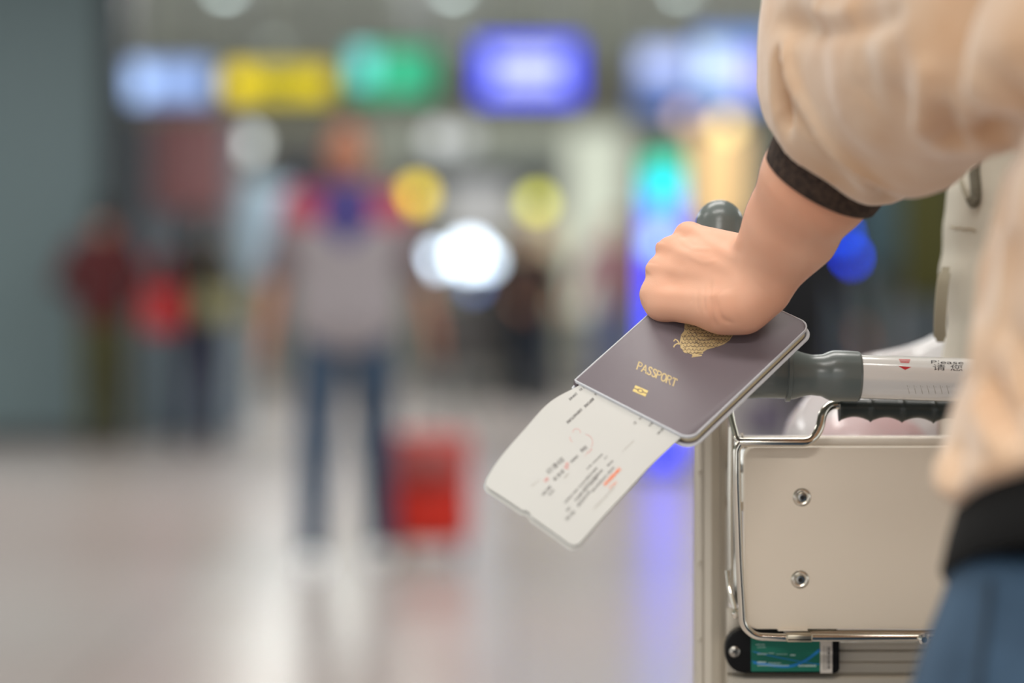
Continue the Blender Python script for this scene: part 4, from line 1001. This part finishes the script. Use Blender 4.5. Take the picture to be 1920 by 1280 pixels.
# ================================================================== THE PERSON PUSHING THE TROLLEY
EL = P(1693, -70, 1.49); SHL = Vector((.262, 1.24, 1.42))
pers = empty('person', (TC, 1.24, 0), 'person seen from behind in a beige velvet jacket and blue jeans, gripping the trolley handle', 'person')
skin = mat('skin', (226, 177, 150), .52, sss=.12, spec=.4, bump=(1400, .25, .0003), var=(14, .0, (222, 162, 132)))
lo = P(1170, 640, 1.50); g = Grid((.072, 1.43, 1.055), (.30, 1.745, 1.235), .00135)
c_ = g.cone
# forearm and wrist
W0 = P(1420, 518, 1.585); W1 = P(1475, 430, 1.557); W2 = P(1532, 340, 1.530); W3 = P(1600, 200, 1.505)
fdir = (W2-W0).normalized()
g.u(c_(P(1418, 500, 1.588), P(1483, 402, 1.562), .0195, .0270)); g.u(c_(P(1436, 530, 1.583), P(1490, 440, 1.562), .0170, .0270), .012)
g.u(c_(P(1487, 418, 1.560), P(1532, 342, 1.534), .0272, .0345), .012); g.u(c_(P(1532, 342, 1.534), P(1600, 215, 1.505), .0345, .0370), .012)
# ulna head and heel of the hand
g.u(c_(P(1392, 575, 1.582), P(1428, 545, 1.580), .0155, .0170), .010)
g.u(c_(P(1352, 577, 1.586), P(1392, 572, 1.583), .0155, .0165), .012)
# metacarpals
MC = [(P(1392, 474, 1.600), P(1289, 441, 1.634), .0125, .0087), (P(1388, 500, 1.592), P(1258, 471, 1.628), .0130, .0092),
      (P(1386, 530, 1.588), P(1239, 508, 1.622), .0130, .0096), (P(1384, 560, 1.586), P(1233, 556, 1.616), .0140, .0104)]
for a_, b_, ra_, rb_ in MC: g.u(c_(a_, b_, ra_, rb_), .006)
g.u(g.cone(P(1310, 500, 1.612), P(1380, 520, 1.598), .0120, .0150), .014)
g.u(c_(P(1350, 578, 1.586), P(1255, 573, 1.606), .0135, .0095), .010)      # little-finger side of the palm
g.u(c_(P(1238, 573, 1.612), P(1233, 547, 1.616), .0092, .0100), .008)
# fingers round the grip
FG = [((1293, 445, 1.634), (1291, 458, 1.672), (1330, 468, 1.708), (1376, 474, 1.712), .0092),
      ((1262, 471, 1.628), (1273, 487, 1.670), (1322, 500, 1.708), (1376, 506, 1.711), .0094),
      ((1242, 507, 1.622), (1262, 522, 1.666), (1315, 534, 1.706), (1372, 540, 1.709), .0092),
      ((1234, 556, 1.616), (1260, 560, 1.656), (1308, 566, 1.698), (1360, 572, 1.702), .0083)]
for A_, B_, C_, D_, r in FG:
    g.u(c_(P(*A_), P(*B_), r*1.02, r), .005); g.u(c_(P(*B_), P(*C_), r*1.0, r*.92), .0025); g.u(c_(P(*C_), P(*D_), r*.92, r*.8), .0025)
# thumb on the far side, against the index finger
g.u(c_(P(1400, 500, 1.604), P(1412, 492, 1.646), .0135, .0120), .010); g.u(c_(P(1412, 492, 1.646), P(1404, 486, 1.682), .0112, .0105), .004); g.u(c_(P(1404, 486, 1.682), P(1388, 470, 1.705), .0105, .0085), .003)
# web of the palm against the grip
g.u(c_(P(1378, 520, 1.606), P(1300, 520, 1.626), .009, .008), .010)
V, Fc = g.mesh(); V = relax(V, Fc, 2, .5)
N_ = vnormals(V, Fc); 
if (N_[:, 2]*(V[:, 2]-V[:, 2].mean())).sum() < 0: Fc = Fc[:, ::-1]; N_ = -N_
bv = bvh_np(V, Fc)
def C(x, y): return (1150+x/3.764, 340+y/3.764)
TEN = [([C(860, 560), C(700, 430), C(560, 345)], .0026, .0008), ([C(820, 620), C(620, 540), C(400, 470)], .0026, .0008), ([C(800, 700), C(560, 660), C(340, 600)], .0026, .0004), ([C(800, 800), C(500, 800), C(260, 780)], .0024, .0005),
       ([C(700, 480), C(560, 470), C(470, 400), C(440, 360)], .0014, .0004), ([C(740, 560), C(640, 575), C(520, 520)], .0011, .0005),
       ([C(460, 300), C(440, 330)], .004, .0012), ([C(330, 430), C(300, 480)], .004, .0014), ([C(262, 580), C(240, 640)], .004, .0013), ([C(205, 760), C(195, 860)], .0045, .0004),
       ([C(395, 395), C(480, 430), C(580, 480)], .0035, -.0006), ([C(300, 540), C(400, 580), C(520, 610)], .0035, -.0006), ([C(222, 700), C(340, 720), C(480, 730)], .0035, -.0005),
       ([C(690, 700), C(680, 800), C(700, 950), C(730, 1040)], .0011, -.0011), ([C(650, 740), C(640, 850), C(655, 940)], .0009, -.0006), ([C(720, 830), C(740, 920), C(780, 980), C(850, 1000)], .0013, -.0010),
       ([C(600, 760), C(590, 850), C(600, 930)], .0008, -.0004), ([C(560, 790), C(548, 860)], .0007, -.0003), ([C(770, 760), C(730, 830), C(725, 900)], .0011, -.0004),
       ([C(880, 420), C(860, 560), C(800, 700), C(790, 800)], .006, -.0012), ([C(870, 940), C(1000, 880), C(1090, 800)], .007, .0006)]
for ln, sg, am in TEN: V = crease(V, N_, bv, ln, sg, am)
hV, hF = V, Fc
# rest of the body, coarser, joined into the same mesh
g = Grid((.10, 1.02, -.0), (.70, 1.66, 1.78), .010); c_ = g.cone
ELr = mx(EL); SHr = mx(SHL)
for s_, e_ in ((SHL, EL), (SHr, ELr)): g.u(c_(s_, e_, .048, .040), .02)
w2, w3 = P(1560, 290, 1.52), EL
g.u(c_(w3, w2, .040, .036), .01); g.u(c_(mx(w3), mx(w2), .040, .036), .01)
g.u(g.ell((TC, 1.22, 1.28), (.15, .095, .18)), .03); g.u(g.ell((TC, 1.22, 1.04), (.14, .095, .16)), .05)
g.u(c_((TC, 1.22, 1.40), (TC, 1.235, 1.50), .055, .048), .03)
g.u(g.ell((TC, 1.245, 1.60), (.072, .090, .108)), .02); g.u(c_((TC, 1.335, 1.60), (TC, 1.348, 1.578), .008, .013), .01); g.u(g.ell((TC, 1.28, 1.55), (.05, .055, .05)), .02)
for x in (-1, 1):
    g.u(g.ell((TC+x*.073, 1.235, 1.59), (.011, .019, .030)), .006)
    g.u(c_((TC+x*.09, 1.22, .92), (TC+x*.09, 1.23, .50), .075, .052), .03); g.u(c_((TC+x*.09, 1.23, .50), (TC+x*.095, 1.22, .09), .05, .034), .02)
    g.u(c_((TC+x*.095, 1.21, .06), (TC+x*.10, 1.33, .04), .035, .028), .02)
bV, bF = g.mesh(); n_ = vnormals(bV, bF)
if (n_[:, 2]*(bV[:, 2]-bV[:, 2].mean())).sum() < 0: bF = bF[:, ::-1]
mV = hV.copy(); mV[:, 0] = 2*TC-mV[:, 0]; mV[:, 2] -= .010
V = np.concatenate([hV, mV, bV]); Fc = np.concatenate([hF, hF[:, ::-1]+len(hV), bF+2*len(hV)])
body = np_mesh('body', V, Fc, skin, pers)
# jacket: torso and two balloon sleeves
g = Grid((.12, 1.00, .965), (.68, 1.625, 1.50), .0040); c_ = g.cone
zk = [1.12-(y-520)/3778 for y in (980, 965, 930, 880, 800, 700, 600, 290, 100, -100)]; xk = [.235, .224, .2145, .2125, .2200, .2320, .2380, .2440, .232, .240]
aa = np.interp(g.Z.ravel(), zk[::1], xk[::1]) if zk[0] < zk[-1] else np.interp(g.Z.ravel(), zk[::-1], xk[::-1])
aa = (TC-aa).astype(np.float32)[None, None, :]; bb_ = aa*.80
q = np.sqrt(((g.X-TC)/aa)**2+((g.Y-1.21)/bb_)**2); tor = (q-1)*np.minimum(aa, bb_)
tor = np.maximum(tor, (g.Z-1.41)+0*tor); tor = np.maximum(tor, ((1.003+.40*(1.21-g.Y))-g.Z)*.92+0*tor)
g.F = tor.astype(np.float32)
g.u(c_((.28, 1.23, 1.405), (2*TC-.28, 1.23, 1.405), .062), .05); g.u(c_((TC, 1.22, 1.42), (TC, 1.225, 1.455), .075, .068), .03)
CD = (P(1549, 312, 1.526)-P(1520, 362, 1.534)).normalized()
def sleeve(f):
    S = 9+0*g.F
    for a_, b_, ra_, rb_, k_ in [(P(1562, 300, 1.524), P(1592, 245, 1.517), .0470, .0600, 0), (P(1636, 150, 1.510), P(1722, -30, 1.500), .0605, .0650, .015), (P(1645, -20, 1.500), f(SHL) if False else SHL, .066, .078, .03),
                              (P(1650, 298, 1.495), P(1702, 248, 1.440), .0280, .0340, .010), (P(1702, 248, 1.440), P(1860, 50, 1.30), .0340, .0520, .02), (P(1650, 120, 1.48), P(1850, 60, 1.32), .066, .060, .03)]:
        S = smin(S, c_(f(a_), f(b_), ra_, rb_), k_)
        if k_ == 0:
            o_ = f(P(1545, 333, 1.5285)+CD*.0165); d_ = f(CD) - f(Vector((0, 0, 0)))
            S = -smin(-S, (g.X-o_.x)*d_.x+(g.Y-o_.y)*d_.y+(g.Z-o_.z)*d_.z, .004)
    return S
fine = sleeve(lambda p: p); g.u(fine, .012); g.u(sleeve(lambda p: mx(p)), .012)
wr_ = lumpy(11, g.X, g.Y, g.Z, 34, .0050)+lumpy(5, g.X*1.6, g.Y*1.2, g.Z*.45, 62, .0026)
g.F = (g.F+wr_).astype(np.float32)
hole = c_(P(1525, 355, 1.534), P(1575, 265, 1.520), .0350)
g.cut(hole, .003); g.cut(c_(mx(P(1525, 355, 1.534)), mx(P(1575, 265, 1.520)), .0350), .003)
V, Fc = g.mesh(); N_ = vnormals(V, Fc)
if (N_[:, 2]*(V[:, 2]-V[:, 2].mean())).sum() < 0: Fc = Fc[:, ::-1]; N_ = -N_
bv = bvh_np(V, Fc)
def D(x, y): return (1400+x/3.048, y/3.048)
FOLD = [([D(185, 200), D(225, 330), D(270, 480), D(370, 660), D(480, 830), D(640, 970), D(850, 1110)], .0032, .0040),
        ([D(190, 300), D(185, 450), D(190, 600), D(210, 760)], .0036, -.0170),
        ([D(440, 860), D(560, 960), D(700, 1060), D(830, 1170)], .0040, -.0085),
        ([D(250, 600), D(330, 700), D(440, 830)], .0045, -.0035), ([D(150, 130), D(300, 150), D(520, 170), D(760, 110), D(900, 60)], .0055, -.0050),
        ([D(380, 60), D(450, 110), D(560, 120), D(640, 60)], .008, .0055), ([D(1050, 300), D(1040, 480), D(1020, 650), D(990, 800)], .0060, .0050),
        ([D(1120, 560), D(1110, 700), D(1160, 820), D(1200, 870)], .0060, -.0080), ([D(1320, 380), D(1300, 520), D(1280, 700)], .0075, .0035),
        ([D(1580, 520), D(1500, 650), D(1480, 760), D(1330, 830)], .008, -.0120), ([D(600, 300), D(680, 420), D(640, 600)], .008, -.0022),
        ([D(820, 200), D(860, 420), D(830, 640)], .009, -.0022), ([D(900, 500), D(880, 700), D(860, 900)], .008, -.0020),
        ([(1860, 380), (1850, 520), (1835, 640), (1825, 720)], .0045, .0035), ([(1895, 420), (1885, 560), (1870, 650)], .0045, -.0055), ([(1838, 560), (1828, 640), (1822, 700)], .004, -.0045),
        ([(1850, 700), (1880, 780), (1905, 830)], .0045, -.0060), ([(1830, 740), (1850, 800), (1880, 850)], .0045, .0050), ([(1900, 600), (1915, 700), (1912, 780)], .005, -.0055),
        ([(1800, 820), (1785, 860), (1790, 910)], .0055, -.0050), ([(1765, 860), (1768, 900), (1780, 930)], .006, .0040), ([(1870, 300), (1880, 360), (1876, 420)], .005, -.0050)]
for ln, sg, am in FOLD: V = crease(V, N_, bv, ln, sg, am*1.45)
V = relax(V, Fc, 1, .4)
vel = mat('beige_velvet', (206, 168, 134), .75, sheen=.55, bump=(140, .35, .0015), var=(22, .0, (214, 184, 156)))
jack = np_mesh('jacket', V, Fc, vel, pers)
# knitted cuff
cd = (P(1549, 312, 1.526)-P(1520, 362, 1.534)).normalized(); cc0 = P(1545, 333, 1.5285)
knit = mat('dark_brown_knit', (44, 33, 28), .9, bump=(420, 1., .0016), var=(260, .5, (72, 56, 46)))
def cuff(o, d):
    bm = bmesh.new(); seg = 72; pr = [(-.004, .0350), (-.0055, .0372), (-.0045, .0390), (.002, .0402), (.010, .0412), (.028, .0430), (.030, .036)]
    lathe_bm(bm, o, d, pr, seg)
    return from_bm('sleeve_cuff', bm, knit, jack, edge=80)
cuff(cc0, cd); cuff(mx(cc0), Vector((-cd.x, cd.y, cd.z)))
# black waistband
def ring_tube(name, zs, xs, cyk, bk, m, parent, lean=0., N=64):
    vs, fs = [], []
    for z, xl in zip(zs, xs):
        a_ = TC-xl; b_ = a_*bk
        for k_ in range(N):
            t = 2*math.pi*k_/N; y = cyk+b_*math.sin(t)
            vs.append((TC+a_*math.cos(t), y, z+lean*(1.21-y)))
    R = len(zs)
    fs = [(i*N+k_, i*N+(k_+1) % N, (i+1)*N+(k_+1) % N, (i+1)*N+k_) for i in range(R-1) for k_ in range(N)]
    fs += [tuple(range(N)), tuple((R-1)*N+k_ for k_ in range(N))]
    bm = bmesh.new(); V_ = [bm.verts.new(v) for v in vs]
    for q in fs: bm.faces.new([V_[i] for i in q])
    return from_bm(name, bm, m, parent, edge=60)
zof = lambda y: 1.12-(y-520)/3778
wbm = mat('black_rib_knit', (5, 5, 6), .95, bump=(300, .4, .001))
ring_tube('waistband', [zof(1062), zof(1072), zof(1060), zof(1000), zof(950), zof(900), zof(885)], [.226, .2185, .2160, .2195, .2235, .2275, .2400], 1.21, .80, wbm, jack, lean=.32)
# jeans
g = Grid((.18, 1.02, .05), (.62, 1.42, 1.0), .007); c_ = g.cone
zj = [zof(y) for y in (1330, 1280, 1200, 1060, 1000)]; xj = [.2050, .2072, .2125, .2240, .2300]
aa = (TC-np.interp(g.Z.ravel(), zj, xj)).astype(np.float32)[None, None, :]; bb_ = aa*.74
q = np.sqrt(((g.X-TC)/aa)**2+((g.Y-1.21)/bb_)**2); tor = (q-1)*np.minimum(aa, bb_)
tor = np.maximum(tor, (g.Z-.985)+0*tor); tor = np.maximum(tor, (.86-g.Z)+0*tor); g.F = tor.astype(np.float32)
for x in (-1, 1):
    g.u(c_((TC+x*.098, 1.215, .87), (TC+x*.095, 1.23, .50), .096, .068), .03); g.u(c_((TC+x*.095, 1.23, .50), (TC+x*.095, 1.22, .10), .066, .052), .02)
g.F = (g.F+lumpy(21, g.X, g.Y, g.Z*.6, 50, .0022)).astype(np.float32); g.F = np.maximum(g.F, (.075-g.Z)+0*g.F)
V, Fc = g.mesh(); V = relax(V, Fc, 1)
jeans = np_mesh('jeans', V, Fc, mat('blue_denim', (66, 92, 118), .8, bump=(1200, .3, .0005), var=(16, .0, (48, 70, 92))), pers)
jv = bvh_obj(jeans)
pts = [on(jv, x, y, .0008) for x, y in [(1868, 1000), (1860, 1090), (1850, 1180), (1838, 1270), (1828, 1340)] if cast(jv, x, y)[0] is not None]
if len(pts) > 2: tube('side_seam', catmull(pts, 4), .0022, mat('dark_denim_seam', (44, 58, 72), .85), jeans, seg=8)
for x in (-1, 1):
    g = Grid((TC+x*.095-.07, 1.13, -.012), (TC+x*.095+.07, 1.42, .14), .006); c_ = g.cone
    g.u(c_((TC+x*.095, 1.18, .042), (TC+x*.10, 1.345, .034), .042, .036)); g.u(c_((TC+x*.095, 1.20, .06), (TC+x*.095, 1.215, .10), .043, .04), .02); g.F = np.maximum(g.F, (.002-g.Z)+0*g.F)
    V, Fc = g.mesh(); np_mesh('shoe', V, Fc, mat('white_sneaker', (220, 218, 212), .6), pers)
g = Grid((.28, 1.10, 1.30), (.52, 1.38, 1.74), .007); c_ = g.cone
g.u(g.ell((TC, 1.225, 1.625), (.085, .100, .105))); g.u(c_((TC, 1.17, 1.60), (TC, 1.13, 1.40), .075, .06), .03); g.cut(g.ell((TC, 1.33, 1.575), (.075, .075, .085)), .01)
V, Fc = g.mesh(); np_mesh('hair', V, Fc, mat('dark_hair', (30, 22, 20), .45), pers)
